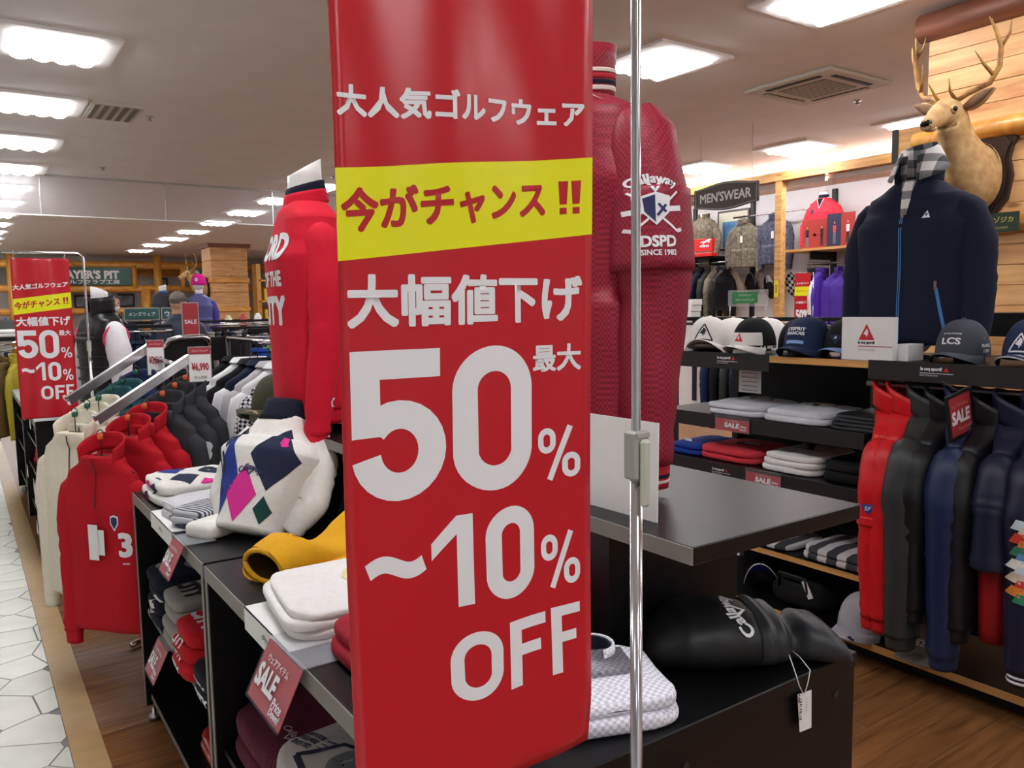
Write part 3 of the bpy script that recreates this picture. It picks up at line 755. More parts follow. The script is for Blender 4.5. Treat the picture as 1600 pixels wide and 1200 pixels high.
# ------------------------------------------------------------------ red sweater mannequin
M_rs = fabric('red_knit', (214, 26, 52)); M_navy_k = fabric('navy_knit', (22, 26, 44))
P2 = dict(L=.66, ws=.20, wc=.235, dc=.125, wh=.215, dh=.115, sleeve=.60, sr=.07, wrist=.045, out=.045, fwd=.05, collar='mock', ch=.03, neck=.066, slope=.065, amp=.004)
t = thing('mannequin', 'headless white mannequin in a bright red sweater with white lettering', 'mannequin', (.955, 2.56, RZ+.075), -97)
R = make_garment(t, P2, dict(body=M_rs, sleeve=M_rs, collar=M_rs, cuff=M_rs, hem=M_rs), seed=4)
neck_part(t, .70, .056, .07, slant=.55)
band(0, 0, .68, .715, .071, .064, .067, .06, th=.006, tilt=.3).build('inner_collar', M_navy_k, t, True)
MB().ell((0, 0, .3), (.16, .085, .36), 20, 10).build('mannequin_form', M_manneq, t, True)
MB().lathe([(.13, -.075), (.13, -.069), (.02, -.06), (.02, .0)], 28).build('base_plate', M_chrome_dull, t, True)
project(join2d(move2d(text2d('LORD', w=.29, h=.085, bold=.05), 0, .10), move2d(text2d('OF THE', w=.22, h=.05, bold=.05), .012, 0), move2d(text2d('CITY', w=.27, h=.095, bold=.05), 0, -.10)), 'lettering', M_print_white, t, (0, 0, .41), (1, 0, 0), (0, 0, 1), [R['body']], ref=.02)
for s in (-1, 1):
    MB().ell((s*.25, -.05, -.02), (.03, .02, .035), 12, 8).build('cuff_roll', M_rs, t, True)
badge = project(move2d(zero2d(.03, .03, .005, 20), 0, 0), 'badge', M_print_white, t, (.3, 0, .03), (0, 1, 0), (0, 0, 1), R['sleeve'], ref=.008)

# ------------------------------------------------------------------ caps
def make_cap(name, label, loc, rotz, m, brim_m=None, edge=None, mark=None, group=None, rx=0, sc=1.0):
    t = thing(name, label, 'cap', loc, rotz, group, rx); bm_ = brim_m or m
    if sc != 1: t.scale = (sc,)*3
    rings = []
    for i in range(13):
        a = pi/2*i/12; r = cos(a)**.75 if i < 12 else .02; z = .015+.115*sin(a)**1.05
        rings.append([(.083*r*cos(2*pi*j/36)*(1+.012*abs(cos(3*(2*pi*j/36)))), .1*r*sin(2*pi*j/36)*(1+.012*abs(cos(3*2*pi*j/36)))+(.008 if sin(2*pi*j/36) > 0 else 0)*r, z) for j in range(36)])
    rings = [[(x*1.0, y, 0.0) for x, y, z in rings[0]]]+rings
    cr = MB().loft(rings).build('crown', m, t, True)
    MB().ell((0, .004, .131), (.009, .009, .006), 12, 6).build('button', bm_, t, True)
    nu, nv = 18, 8; vs = []
    for s in (0, 1):
        for j in range(nv+1):
            for i in range(nu+1):
                x = -1+2*i/nu; k = j/nv
                y0 = -.1*math.sqrt(max(0, 1-(x*.93)**2)); reach = .078*(1-abs(x)**2.6)
                y = y0-.0+.012-(reach+.012)*k
                z = .016-.032*(x*x)*(.35+.65*k)-.012*k*k+.012*k*(1-x*x) - (.0025 if s else 0)
                vs.append((x*.084, y, z))
    fs = []; n1 = (nu+1)*(nv+1)
    for j in range(nv):
        for i in range(nu):
            q = (j*(nu+1)+i, j*(nu+1)+i+1, (j+1)*(nu+1)+i+1, (j+1)*(nu+1)+i); fs += [q, tuple(k+n1 for k in q[::-1])]
    for i in range(nu): a, b = nv*(nu+1)+i, nv*(nu+1)+i+1; fs.append((a, b, b+n1, a+n1))
    br = MB().add(vs, fs).build('brim', bm_, t, True)
    if edge: MB().tube([Vector(vs[nv*(nu+1)+i])+Vector((0, -.001, -.001)) for i in range(nu+1)], .0022, 6).build('brim_edge', edge, br, True)
    band(0, .004, .0, .012, .0845, .0845, .1025, .1025, th=.002, e=2).build('sweat_band', bm_, t, True)
    if mark:
        for (sh, mm, x, y, on) in mark:
            if on == 'front': project(move2d(sh, x, y), 'printed_mark', mm, t, (0, -.1, .06), (1, 0, 0), (0, .35, .94), [cr], ref=.006, eps=.0015)
            elif on == 'side': project(move2d(sh, x, y), 'printed_mark', mm, t, (.08, 0, .05), (0, 1, 0), (-.2, 0, .98), [cr], ref=.006, eps=.0015)
            else: project(move2d(sh, x, y), 'printed_mark', mm, t, (0, -.14, .05), (1, 0, 0), (0, 1, .0), [br], ref=.006, eps=.0015)
    return t
M_olive = fabric('olive_cotton', (70, 74, 58)); M_gold = mat('tan_thread', (196, 172, 128), rough=.7)
make_cap('cap', 'dark olive cap with tan arched logo on the raised shelf', (.99, 3.02, RZ), -58, M_olive, mark=[(callaway2d(.075), M_gold, 0, .0, 'brim')], sc=1.12)

# ------------------------------------------------------------------ things on the island top
Z0 = GH
M_argw = fabric('cream_knit', (232, 230, 224), bump=.5, bscale=260); M_argn = fabric('argyle_navy', (40, 46, 72)); M_argb = fabric('argyle_blue', (44, 60, 142)); M_argp = fabric('argyle_pink', (222, 52, 148)); M_argg = fabric('argyle_green', (30, 74, 66))
def dia(w, h): return poly2d([(-w/2, 0), (0, -h/2), (w/2, 0), (0, h/2)])
t, L, z = folded('folded_sweater', 'pair of folded cream argyle sweaters with blue and pink diamonds', 'sweater', (.665, 3.05, Z0), -90, .17, .15, [.04, .04], [M_argw], 3, amp=.007)
for (m, x, y, w, h) in ((M_argb, -.1, -.05, .14, .1), (M_argn, .07, -.04, .17, .1), (M_argp, .15, .02, .08, .05), (M_argn, -.02, .07, .16, .09)): on_top(dia(w, h), 'argyle_diamond', m, t, [L[1]], x, y)
for (m, x, zz, w, h) in ((M_argp, -.03, .055, .12, .03), (M_argn, .06, .055, .1, .04), (M_argn, -.02, .02, .1, .03), (M_argp, .0, .012, .07, .02)):
    project(dia(w, h), 'argyle_diamond', m, t, (x, -.2, zz), (1, 0, 0), (0, 0, 1), L, ref=.015, eps=.002)
on_top(text2d('Callaway', w=.06, bold=.02), 'lettering', M_navy_ink, t, [L[1]], .01, -.115, .1)
M_rib_w = stripes('white_rib', (206, 206, 214), (236, 236, 242), 60, 'Y', bump=.5); M_rib_g = stripes('grey_stripe_knit', (70, 72, 88), (200, 202, 206), 26, 'Y', bump=.3)
t, L, z = folded('folded_sweater', 'folded pale ribbed white sweater between two argyle displays', 'sweater', (.665, 2.74, Z0), -82, .11, .15, [.03, .03], [M_rib_w], 5)
t, L, z = folded('folded_sweater', 'folded grey and white striped knit beside the argyle bust', 'sweater', (.60, 2.61, Z0), -62, .08, .09, [.022, .022, .02], [M_rib_g], 8)
t, L, z = folded('folded_sweater', 'small plain white folded knit below the argyle bust', 'sweater', (.625, 2.47, Z0), -62, .06, .10, [.05], [M_argw], 9)
# argyle display bust on a black easel
t = thing('display_bust', 'cream argyle turtleneck on a torso form leaning on a black easel', 'display bust', (.665, 2.36, Z0+.012), -60, rx=-30)
P3 = dict(L=.37, ws=.155, wc=.19, dc=.115, wh=.115, dh=.08, sleeve=0, collar='mock', ch=.06, neck=.068, slope=.085, amp=.006, ctilt=.25, e=2.05)
R = make_garment(t, P3, dict(body=M_argw, collar=M_navy_k), seed=6)
for s in (-1, 1): sleeve([(s*.11, .02, .31), (s*.16, .025, .24), (s*.17, .03, .12), (s*.12, .03, .03)], [.055, .06, .055, .04], .7, s+8, .004).build('sleeve', M_argw, t, True)
for (m, x, zz, w, h) in ((M_argn, .085, .215, .15, .20), (M_argb, -.075, .15, .10, .24), (M_argp, .0, .10, .12, .17), (M_argn, -.10, .29, .09, .12), (M_argp, .15, .32, .05, .05), (M_argg, .082, .06, .05, .08), (M_argn, -.15, .15, .08, .2)):
    project(dia(w, h), 'argyle_diamond', m, t, (x, -.2, zz), (1, 0, 0), (0, 0, 1), [R['body']], ref=.015, eps=.0016)
project(callaway2d(.09), 'lettering', M_navy_ink, t, (.02, -.2, .175), (1, 0, 0), (0, 0, 1), [R['body']], ref=.012, eps=.003)
B(-.17, .19, .10, .135, .0, .40).build('easel_board', M_black, t); B(-.17, .19, .06, .10, .0, .012).build('easel_lip', M_black, t)
MB().box(-.02, .02, .135, .15, .02, .3).build('easel_leg', M_black, t)
# yellow sweater roll
M_mustard = fabric('mustard_knit', (226, 168, 30))
t = thing('folded_sweater', 'mustard yellow sweater loosely rolled beside the white folded shirt', 'sweater', (.72, 1.98, Z0), 18)
rings = []
for i in range(26):
    k = i/25; x = -.15+.34*k; r = []
    hz = .075+.03*sin(k*7+.4)+.02*k; wy = .085
    for j in range(24):
        a = 2*pi*j/24; c, s = cos(a), sin(a)
        y = wy*math.copysign(abs(c)**.7, c); zz = hz*.5+hz*.5*math.copysign(abs(s)**.8, s)
        r.append((x+.012*sin(a*2+k*3), y+wrinkle((x, y, zz), .006, 3, 12), max(0, zz+wrinkle((x, y, zz), .006, 4, 12))))
    rings.append(r)
MB().loft(rings, False, True).build('body', M_mustard, t, True)
rings = []
for i in range(8):
    k = i/7; rings.append([(-.15+.13*k, .085*.80*math.copysign(abs(cos(2*pi*j/24))**.7, cos(2*pi*j/24)), (.085*.5+.085*.34*math.copysign(abs(sin(2*pi*j/24))**.8, sin(2*pi*j/24)))) for j in range(24)])
MB().loft([r[::-1] for r in rings], False, True)  .build('neck_hollow', fabric('shaded_mustard_inside', (70, 50, 14)), t, True)  # shade inside the rolled opening is put into this dark colour
MB().tube([(-.15, .075*cos(a), .044+.038*sin(a)) for a in [2*pi*i/24 for i in range(25)]], .007, 8).build('neck_rib', M_mustard, t, True)
MB().tube([(-.10, -.085, .018), (.02, -.10, .02), (.12, -.10, .022), (.22, -.085, .025)], [.018, .022, .022, .016], 12).build('sleeve', M_mustard, t, True)
project(text2d('Callaway', w=.05, bold=.02), 'lettering', mat('dark_gold_thread', (150, 108, 20), rough=.8), t, (-.05, -.02, .3), (1, 0, 0), (0, 1, 0), [o for o in t.children if o.name.startswith('body')], ref=.01)
# white shirt and red knit by the banner
M_whitec = fabric('white_cotton', (238, 236, 234), bscale=300)
t, L, z = folded('folded_shirt', 'folded plain white shirts on a clear tray beside the mustard sweater', 'shirt', (.66, 1.665, Z0+.002), -97, .17, .145, [.022, .022, .02], [M_whitec], 12, amp=.006)
on_top(ribbon2d([(.055*cos(a_), .04*sin(a_)) for a_ in [pi+pi*i/14 for i in range(15)]], .014), 'neck_rib', mat('pale_yellow_rib', (230, 214, 160), rough=.8), t, [L[-1]], 0, .06, ref=.01, eps=.002)
price_tag(t, (-.05, .08, z+.02), .05, .02)
M_redrib = stripes('red_rib_knit', (150, 24, 42), (186, 38, 58), 55, 'X', bump=.6)
t, L, z = folded('folded_sweater', 'folded dark red ribbed knit on the island top behind the banner', 'sweater', (.70, 1.33, Z0+.002), -90, .15, .15, [.035, .03], [M_redrib], 14)
# white price strips and clear acrylic stands on the aisle edge
def edge_board(label, y0, y1, txt=None):
    t = thing('price_board', label, 'price board', (GX0-.004, (y0+y1)/2, GH), 0); d = (y1-y0)/2
    B(-.002, .0, -d, d, -.05, .003).build('drop_face', M_paper, t); B(-.002, .10, -d, d, .0005, .003).build('flat_face', M_paper, t)
    if txt: put2d(callaway2d(.05), 'lettering', mat('faint_grey_print', (150, 150, 156), rough=.6), t, (-.0025, 0, -.022), (0, -1, 0), (0, 0, 1))
    return t
edge_board('white angled price board in front of the ribbed white sweater', 2.56, 2.88, True)
edge_board('white angled price board in front of the folded white shirts', 1.50, 1.80, True)
def sale_tag(label, x, y, z, w=.13, h=.10, nx=-1, arm=.09, group=None):
    """red SALE card in a clear acrylic holder, facing the aisle at -X"""
    t = thing('sale_card', label, 'sale card', (x, y, z), 0, group); s = nx
    hd = B(-.001, .001, -w/2, w/2, -h, 0).build('card', M_red_card, t)
    B(-.0025*1-.0012, -.0012, -w/2-.003, w/2+.003, -h-.003, .003).build('clear_cover', glass('cover_film', (240, 240, 245), .05, .1) if 'cover_film' not in MATS else MATS['cover_film'], t)
    ar = B(.0, arm, -w/2, w/2, .003, .0052).build('clear_arm', M_clear, t)
    O = (-.0046, 0, -h*.52)
    put2d(join2d(move2d(text2d('SALE', w=w*.56, h=h*.40, bold=.04, shear=.12), -w*.14, -h*.02), ), 'lettering', M_print_white, hd, O, (0, -1, 0), (0, 0, 1))
    put2d(move2d(text2d('ウェアアイテム', w=w*.6, bold=.02), 0, h*.3), 'lettering', M_print_white, hd, O, (0, -1, 0), (0, 0, 1))
    put2d(join2d(move2d(text2d('Price', w=w*.26, bold=.03, shear=.2), w*.3, -h*.2), move2d(text2d('Down!', w=w*.28, bold=.03, shear=.2), w*.31, -h*.34)), 'lettering', M_print_white, hd, O, (0, -1, 0), (0, 0, 1))
    t.rotation_euler[1] = radians(26)
    ar.rotation_euler[1] = radians(-26)
    return t
sale_tag('red sale card hanging below the argyle bust on the island edge', GX0-.012, 2.43, GH+.004)
sale_tag('red sale card hanging below the folded white shirts and red knit', GX0-.012, 1.50, GH-.0, w=.19, h=.115)
sale_tag('red sale card on the shelf of lettered sweaters', GX0+.0, 2.83, .43, w=.15, h=.11)
# ------------------------------------------------------------------ shelf below: bay with lettered sweaters (x from aisle side)
M_grk = fabric('grey_knit', (150, 146, 142)); M_blk = fabric('black_knit', (26, 28, 36)); M_rk2 = fabric('scarlet_knit', (200, 26, 40))
zs = .43
def shelf_fold(label, y, x=.70, a=.12, b=.17, hs=(.03, .03, .03), m=None, seed=1, z=zs, txt=None, tm=None, name='folded_sweater', catg='sweater', rot=-90, amp=.005):
    t, L, zz = folded(name, label, catg, (x, y, z), rot, a, b, list(hs), m, seed, amp=amp)
    if txt:
        on_top(txt, 'lettering', tm, t, [L[-1]], 0, -.04)
    return t, L, zz
w3 = lambda: join2d(move2d(text2d('LORD', w=.2, h=.06, bold=.05), 0, .09), move2d(text2d('OF THE', w=.15, h=.035, bold=.05), 0, .03), move2d(text2d('CITY', w=.2, h=.07, bold=.05), 0, -.04))
t, L, zz = shelf_fold('folded navy and grey diamond sweaters stacked deepest on the island shelf', 3.05, .665, .13, .165, (.05,)*4, [M_navy_k], 21)
for k in range(3): on_top(dia(.18, .07), 'argyle_diamond', M_grk, t, [L[-1]], -.05+.05*k, -.1+.09*k)
for k in range(4): project(dia(.1, .03), 'argyle_diamond', fabric('pale_knit', (206, 204, 200)), t, (-.06+.04*k, -.25, .02+.03*k), (1, 0, 0), (0, 0, 1), L, ref=.02, eps=.002)
shelf_fold('folded grey sweater with black lettering on the island shelf', 2.80, .665, .115, .165, (.05, .05, .05, .045), [M_grk], 23, txt=w3(), tm=M_ink)
t, L, zz = shelf_fold('folded scarlet sweaters with white lettering on the island shelf', 2.56, .66, .12, .17, (.055, .055, .055), [M_rk2], 25, txt=w3(), tm=M_print_white)
for k in range(3): project(move2d(text2d('CITY', w=.12, h=.028, bold=.05), 0, 0), 'lettering', M_print_white, t, (-.03, -.3, .022+.04*k), (1, 0, 0), (0, 0, 1), L, ref=.02, eps=.002)
t, L, zz = shelf_fold('folded black sweaters with white lettering on the island shelf', 2.32, .66, .11, .165, (.055, .055), [M_blk], 27)
on_top(w3(), 'lettering', M_print_white, t, [L[-1]], 0, -.04)
for k in range(2): project(move2d(text2d('CITY', w=.14, h=.03, bold=.05), 0, 0), 'lettering', M_print_white, t, (0, -.3, .022+.04*k), (1, 0, 0), (0, 0, 1), L, ref=.02, eps=.002)
M_film_r = mat('red_film_wrap', (176, 40, 30), rough=.12, var=.2, vscale=12, bump=.5, bscale=30, spec=.8); M_film_w = mat('clear_film_wrap', (196, 194, 200), rough=.12, var=.15, vscale=10, bump=.5, bscale=30, spec=.8)
shelf_fold('red garment in glossy film wrap on the bottom shelf', 2.62, .73, .13, .16, (.03, .03), [M_film_r], 31, z=.09, name='wrapped_garment', catg='wrapped garment')
shelf_fold('white garment in clear film wrap on the bottom shelf', 2.34, .74, .11, .16, (.025, .03), [M_film_w], 33, z=.09, name='wrapped_garment', catg='wrapped garment')
# bay nearer the banner: maroon ribbed sweater and pale grey printed shirt
zs2 = .37
M_mar = stripes('maroon_rib', (84, 26, 46), (116, 44, 66), 34, 'X', bump=.8)
M_pale = fabric('pale_grey_jersey', (196, 188, 186), bscale=300)
t, L, zz = shelf_fold('folded maroon ribbed sweater with arched logo on the lower shelf', 1.96, .70, .18, .18, (.07, .07), [M_mar], 41, z=zs2, amp=.008)
on_top(callaway2d(.1), 'lettering', mat('grey_pink_thread', (186, 158, 160), rough=.7), t, [L[-1]], .10, -.09, -.15, ref=.012)
t, L, zz = shelf_fold('folded pale grey golf shirt with navy print on the lower shelf', 1.575, .69, .19, .18, (.075, .075, .07), [M_pale], 43, z=zs2, name='folded_shirt', catg='shirt', amp=.008)
on_top(join2d(move2d(text2d('GOLF CLUB', w=.07, h=.016, bold=.03), 0, .02), move2d(text2d('SPORTS WEAR', w=.07, h=.016, bold=.03), 0, 0), move2d(text2d('SINCE 1982', w=.07, h=.016, bold=.03), 0, -.02), move2d(ribbon2d([(0, 0), (.03, .004)], .006), .045, .02), move2d(ribbon2d([(0, 0), (.035, .004)], .004), .045, .005), move2d(ribbon2d([(0, 0), (.03, .004)], .003), .045, -.008)), 'lettering', mat('grey_navy_print', (86, 84, 110), rough=.7), t, [L[-1]], -.12, -.10, .2, ref=.02)
on_top(ribbon2d([(-.09, -.07), (-.06, .03), (.0, .075), (.06, .03), (.08, -.07), (-.09, -.07)], .014), 'printed_emblem', mat('navy_print', (34, 36, 62), rough=.7), t, [L[-1]], .02, -.085, -.1, ref=.015)
on_top(zero2d(.07, .09, .03), 'printed_emblem', mat('grey_print', (120, 120, 124), rough=.7), t, [L[-1]], .025, -.07, -.1, ref=.012)

# ------------------------------------------------------------------ things on the near end of the island
M_wm = checker('white_mesh_knit', (236, 236, 242), (200, 198, 214), 150, rough=.8)
t, L, z = folded('folded_polo', 'folded white mesh polo shirt with navy collar lining beside the chrome pole', 'polo shirt', (.835, .99, GH), -20, .12, .11, [.03, .025], [M_wm], 51, amp=.006)
cl = MB().loft([[(-.05+.12*i/12, .03+.04*sin(i/12*pi)*0+yy, z+.002+zz) for i in range(13)] for yy, zz in ((-.05, .0), (-.052, .014), (.02, .02), (.03, .006))], False, False)
cl.build('collar', M_wm, t, True)
band(.01, .06, z, z+.032, .055, .05, .05, .042, th=.004, gap=.7).build('collar_stand', M_wm, t, True); band(.01, .06, z+.002, z+.030, .049, .044, .044, .038, th=.003, gap=.8).build('collar_lining', M_navy_k, t, True)
# driver head cover
M_hc = mat('black_leatherette', (26, 27, 30), rough=.48, var=.15, vscale=18, bump=.3, bscale=120, spec=.4); M_hc2 = nylon('black_padded_nylon', (44, 46, 50), rough=.45, bump=.4, bscale=40)
t = thing('head_cover', 'black padded golf club head cover with white arched logo', 'golf head cover', (1.185, .975, GH+.0), -30)
def pad(keys, name, m, seed, n=34, K=26, smooth=True):
    rings = []
    for i in range(K+1):
        x = keys[0][0]+(keys[-1][0]-keys[0][0])*i/K; wy, hz, yo = cat(keys, x)
        r = []
        for p in supe(wy, hz/2, n, 2.35, 0, 0):
            d = wrinkle((x, p[0], p[1]), .003, seed, 16)
            r.append((x, yo+p[0]*(1+d/.1), max(.001, hz/2*.92+p[1]*(1+d/.08))))
        rings.append(r)
    return MB().loft(rings).build(name, m, t, smooth)
hc = pad([(-.185, .03, .03, .0), (-.165, .07, .07, 0), (-.12, .095, .105, 0), (-.05, .1, .115, 0), (.0, .095, .105, 0), (.018, .09, .10, 0)], 'head_body', M_hc, 1)
pad([(.012, .092, .104, 0), (.03, .096, .11, 0), (.045, .09, .1, 0)], 'quilted_band', M_hc2, 2, K=8)
pad([(.042, .088, .098, 0), (.06, .086, .1, 0), (.08, .06, .075, 0)], 'quilted_band', M_hc2, 3, K=8)
pad([(.074, .055, .07, 0), (.09, .05, .064, 0), (.115, .07, .08, 0), (.15, .08, .075, -.004), (.18, .078, .05, -.006), (.19, .07, .03, -.006)], 'flared_sleeve', M_hc2, 4, K=18)
project(move2d(callaway2d(.125), 0, .0, 0), 'lettering', M_print_white, t, (-.02, -.12, .25), (-.12, .87, .5), (-1, -.12, 0), [hc], ref=.012, eps=.002)
# its price tag on a string, hanging over the edge
tg = MB().tube([(.095, -.055, .03), (.075, -.085, .022), (.06, -.118, .0), (.058, -.121, -.03), (.064, -.121, -.055)], .0009, 6)
tg.tube([(.095, -.055, .03), (.098, -.09, .02), (.088, -.119, .0), (.08, -.121, -.03), (.066, -.121, -.055)], .0009, 6).build('tag_string', M_paper, t, True)
def to_local(t, p):
    a = t.rotation_euler[2]; d = Vector(p)-t.location; return Vector((d.x*cos(a)+d.y*sin(a), -d.x*sin(a)+d.y*cos(a), d.z))
st = [o for o in t.children if o.name.startswith('tag_string')][0]
mb = MB()
for pts in ([(1.235, .905, .91), (1.195, .865, .91), (1.180, .842, .893), (1.190, .842, .87), (1.203, .842, .85)], [(1.235, .905, .91), (1.225, .868, .905), (1.221, .842, .89), (1.216, .842, .87), (1.207, .842, .85)]):
    mb.tube([to_local(t, p) for p in pts], .0009, 6)
st.data = mb.mesh('tag_string', M_paper, True)
mb = MB(); q = [(1.188, .843, .853), (1.228, .843, .850), (1.230, .843, .778), (1.196, .843, .780)]
mb.add([to_local(t, p) for p in q]+[to_local(t, (p[0], p[1]+.001, p[2])) for p in q], [(0, 3, 2, 1), (4, 5, 6, 7), (0, 1, 5, 4), (1, 2, 6, 5), (2, 3, 7, 6), (3, 0, 4, 7)])
pt = mb.build('price_tag', M_paper, t)
mb = MB()
for k in range(9):
    z = .842-.0045*k; h = .0012+.0014*((k*7) % 3)/2; mb.add([to_local(t, p) for p in ((1.193, .8425, z), (1.200, .8425, z), (1.200, .8425, z-h), (1.193, .8425, z-h))], [(0, 3, 2, 1)])
mb.build('barcode', M_ink, pt)
sh = join2d(move2d(text2d('ヘッドカバー', w=.03), 0, .0), move2d(text2d('4,980', w=.016, bold=.02), -.02, -.022))
O = to_local(t, (1.213, .8424, .825)); a = to_local(t, (1.213, .8424, .725))-O; b_ = to_local(t, (1.313, .8424, .825))-O
put2d(sh, 'printed_text', M_ink, pt, O, a, b_)

# ================================================================== TWO-ARM RACK BETWEEN THE ISLANDS
M_rack = M_chrome
A2a, A2b = Vector((.415, 3.47, 1.135)), Vector((.83, 3.74, 1.345))
A1a, A1b = Vector((.355, 3.82, 1.185)), Vector((.735, 4.07, 1.392))
t = thing('garment_rack', 'chrome two-arm sloping garment rack with red and cream jackets', 'garment rack', (.79, 3.92, 0))
for a, b in ((A2a, A2b), (A1a, A1b)):
    d = (b-a).normalized(); s = Vector((-d.y, d.x, 0)).normalized(); u = d.cross(s)
    r = MB(); r.add([p+s*sx*.009+u*uz*.019 for p in (a, b) for sx, uz in ((-1, -1), (1, -1), (1, 1), (-1, 1))], [(0, 1, 2, 3), (7, 6, 5, 4), (0, 4, 5, 1), (1, 5, 6, 2), (2, 6, 7, 3), (3, 7, 4, 0)])
    o = r.build('arm', mat('bright_arm', (228, 228, 232), rough=.25, metal=1), t, False, True)
    MB().tube([a-d*.0+u*.0, a-d*.008+u*.02, a-d*.004+u*.03], .006, 8).build('arm_stop', M_chrome, t, True, True)
    MB().tube([b+Vector((0, 0, -.01)), (b.x, b.y, 0.05)], .013, 12).build('post', M_chrome, t, True, True)
MB().tube([(A2b.x, A2b.y, 1.3), (A1b.x, A1b.y, 1.34)], .012, 10).build('crossbar', M_chrome, t, True, True)
MB().tube([(A2b.x, A2b.y, .06), (A1b.x, A1b.y, .06)], .012, 10).build('crossbar', M_chrome, t, True, True)
for b in (A2b, A1b): MB().tube([(b.x-.18, b.y-.12, .02), (b.x+.12, b.y+.08, .02)], .014, 10).build('foot_bar', M_chrome, t, True, True)
# half-zip sweaters hanging face-out
PH = dict(L=.70, ws=.175, wc=.19, dc=.05, wh=.185, dh=.045, sleeve=.60, sr=.058, wrist=.042, out=.012, fwd=.01, collar='zip', ch=.05, neck=.078, slope=.065, amp=.009, gap=2.1, ctilt=.55)
M_redf = fabric('red_fleece', (186, 20, 36)); M_cream = fabric('cream_fleece', (232, 224, 204)); M_teal = fabric('teal_fleece', (46, 92, 100)); M_char = fabric('charcoal_fleece', (58, 60, 64)); M_navyf = fabric('navy_fleece', (40, 50, 92))
rotR = math.degrees(math.atan2((A2b-A2a).y, (A2b-A2a).x))-90
def rack_garment(label, arm, k, m, marks=False, rot=0, P=PH, group=None, dz=0):
    a, b = (A2a, A2b) if arm == 2 else (A1a, A1b); p = a+(b-a)*k
    t = thing('half_zip_sweater', label, 'sweater', (p.x, p.y, p.z-P['L']-.085-.045+dz-.018), rotR+rot*.4, group)
    R = make_garment(t, P, dict(body=m, collar=m, cuff=m), seed=int(k*50)+arm, hang=True)
    o = MB().lathe([(.006, -.012), (.012, -.008), (.012, .008), (.006, .012)], 10, (0, 0, P['L']+.075)).build('size_ring', mat('orange_ring', (214, 92, 40), rough=.4) if arm == 2 else mat('green_ring', (24, 104, 78), rough=.4), t, True)
    front_strip(R, mat('dark_zip', (70, 16, 22), rough=.5) if m is M_redf else M_blackmat, t, P['L']-.2, P['L']-.01, .006)
    return t, R
def three(R, t, m=M_print_white):
    s = R['sleeve'][1]
    project(text2d('3', h=.095, bold=.05), 'lettering', m, t, (.29, -.02, P_z), (.55, .83, 0), (0, 0, 1), R['sleeve'], ref=.02)
P_z = .36
M_maroonlin = fabric('dark_lining', (60, 14, 22))
t, R = rack_garment('red half-zip sweater with shield badge and white numeral, first on the rack', 2, .03, M_redf, rot=14)
project(text2d('3', h=.1, bold=.04), 'lettering', M_print_white, t, (.125, -.2, .36), (1, 0, 0), (0, 0, 1), R['sleeve']+[R['body']], ref=.02)
project(text2d('SPORT', w=.03, bold=.03), 'lettering', M_print_white, t, (.125, -.2, .285), (1, 0, 0), (0, 0, 1), R['sleeve']+[R['body']], ref=.01)
sh = [(-.018, .022), (0, .028), (.018, .022), (.018, -.008), (0, -.036), (-.018, -.008)]
project(poly2d(sh), 'badge', M_print_white, t, (.085, -.2, .45), (1, 0, 0), (0, 0, 1), [R['body']], ref=.01, eps=.002)
project(poly2d([(x*.75, y*.75) for x, y in sh]), 'badge_field', M_navy_ink, t, (.085, -.2, .45), (1, 0, 0), (0, 0, 1), [R['body']], ref=.01, eps=.003)
price_tag(t, (.0, -.07, .44), .045, .14); price_tag(t, (.028, -.066, .42), .04, .10)
rack_garment('red half-zip sweater behind the numeral sweater on the rack', 2, .30, M_redf, rot=6)
rack_garment('red half-zip sweater nearest the charcoal ones on the rack', 2, .48, M_redf, rot=3)
t, R = rack_garment('charcoal half-zip sweater next to the red ones on the rack', 2, .68, M_char)
t, R = rack_garment('charcoal half-zip sweater with white numeral on the rack', 2, .82, M_char)
project(text2d('3', h=.085, bold=.035), 'lettering', M_print_white, t, (.19, -.2, .50), (1, 0, 0), (0, 0, 1), R['sleeve'], ref=.02)
rack_garment('charcoal half-zip sweater last on the rack arm by the price card', 2, .95, M_char)
rack_garment('cream half-zip sweater hanging first on the rear rack arm', 1, .06, M_cream, rot=10)
rack_garment('cream half-zip sweater hanging second on the rear rack arm', 1, .20, M_cream, rot=6)
rack_garment('cream half-zip sweater hanging beside the teal ones', 1, .33, M_cream, rot=4)
rack_garment('teal half-zip sweater hanging beside the cream ones', 1, .48, M_teal)
rack_garment('teal half-zip sweater hanging beside the navy one', 1, .62, M_teal)
rack_garment('navy half-zip sweater hanging at the back of the rear rack arm', 1, .80, M_navyf)
def price_card(label, c, w, h, txt, rotz=0, head=M_red_card, tm=None):
    t = thing('price_card', label, 'price card', c, rotz)
    B(-w/2, w/2, 0, .003, 0, h).build('card', M_paper, t); B(-w/2, w/2, -.001, 0, h*.8, h).build('header', head, t)
    B(-w/2-.004, w/2+.004, .003, .006, -.004, h+.004).build('holder', M_clear, t)
    put2d(text2d(txt, w=w*.8, h=h*.26, bold=.04), 'lettering', tm or M_red_card, t, (0, -.0012, h*.42), (1, 0, 0), (0, 0, 1))
    put2d(text2d('ゴルフウェア', w=w*.75), 'lettering', M_print_white, t, (0, -.0022, h*.9), (1, 0, 0), (0, 0, 1))
    put2d(text2d('税込価格', w=w*.6), 'lettering', M_ink, t, (0, -.0012, h*.12), (1, 0, 0), (0, 0, 1))
    return t
price_card('white price card with red figures 6,990 on the charcoal rack arm', (.86, 3.67, 1.245), .088, .150, '¥6,990', -14)
price_card('white price card with red figures on the rear rack arm', (.745, 4.02, 1.26), .07, .16, '¥3,990', -14)
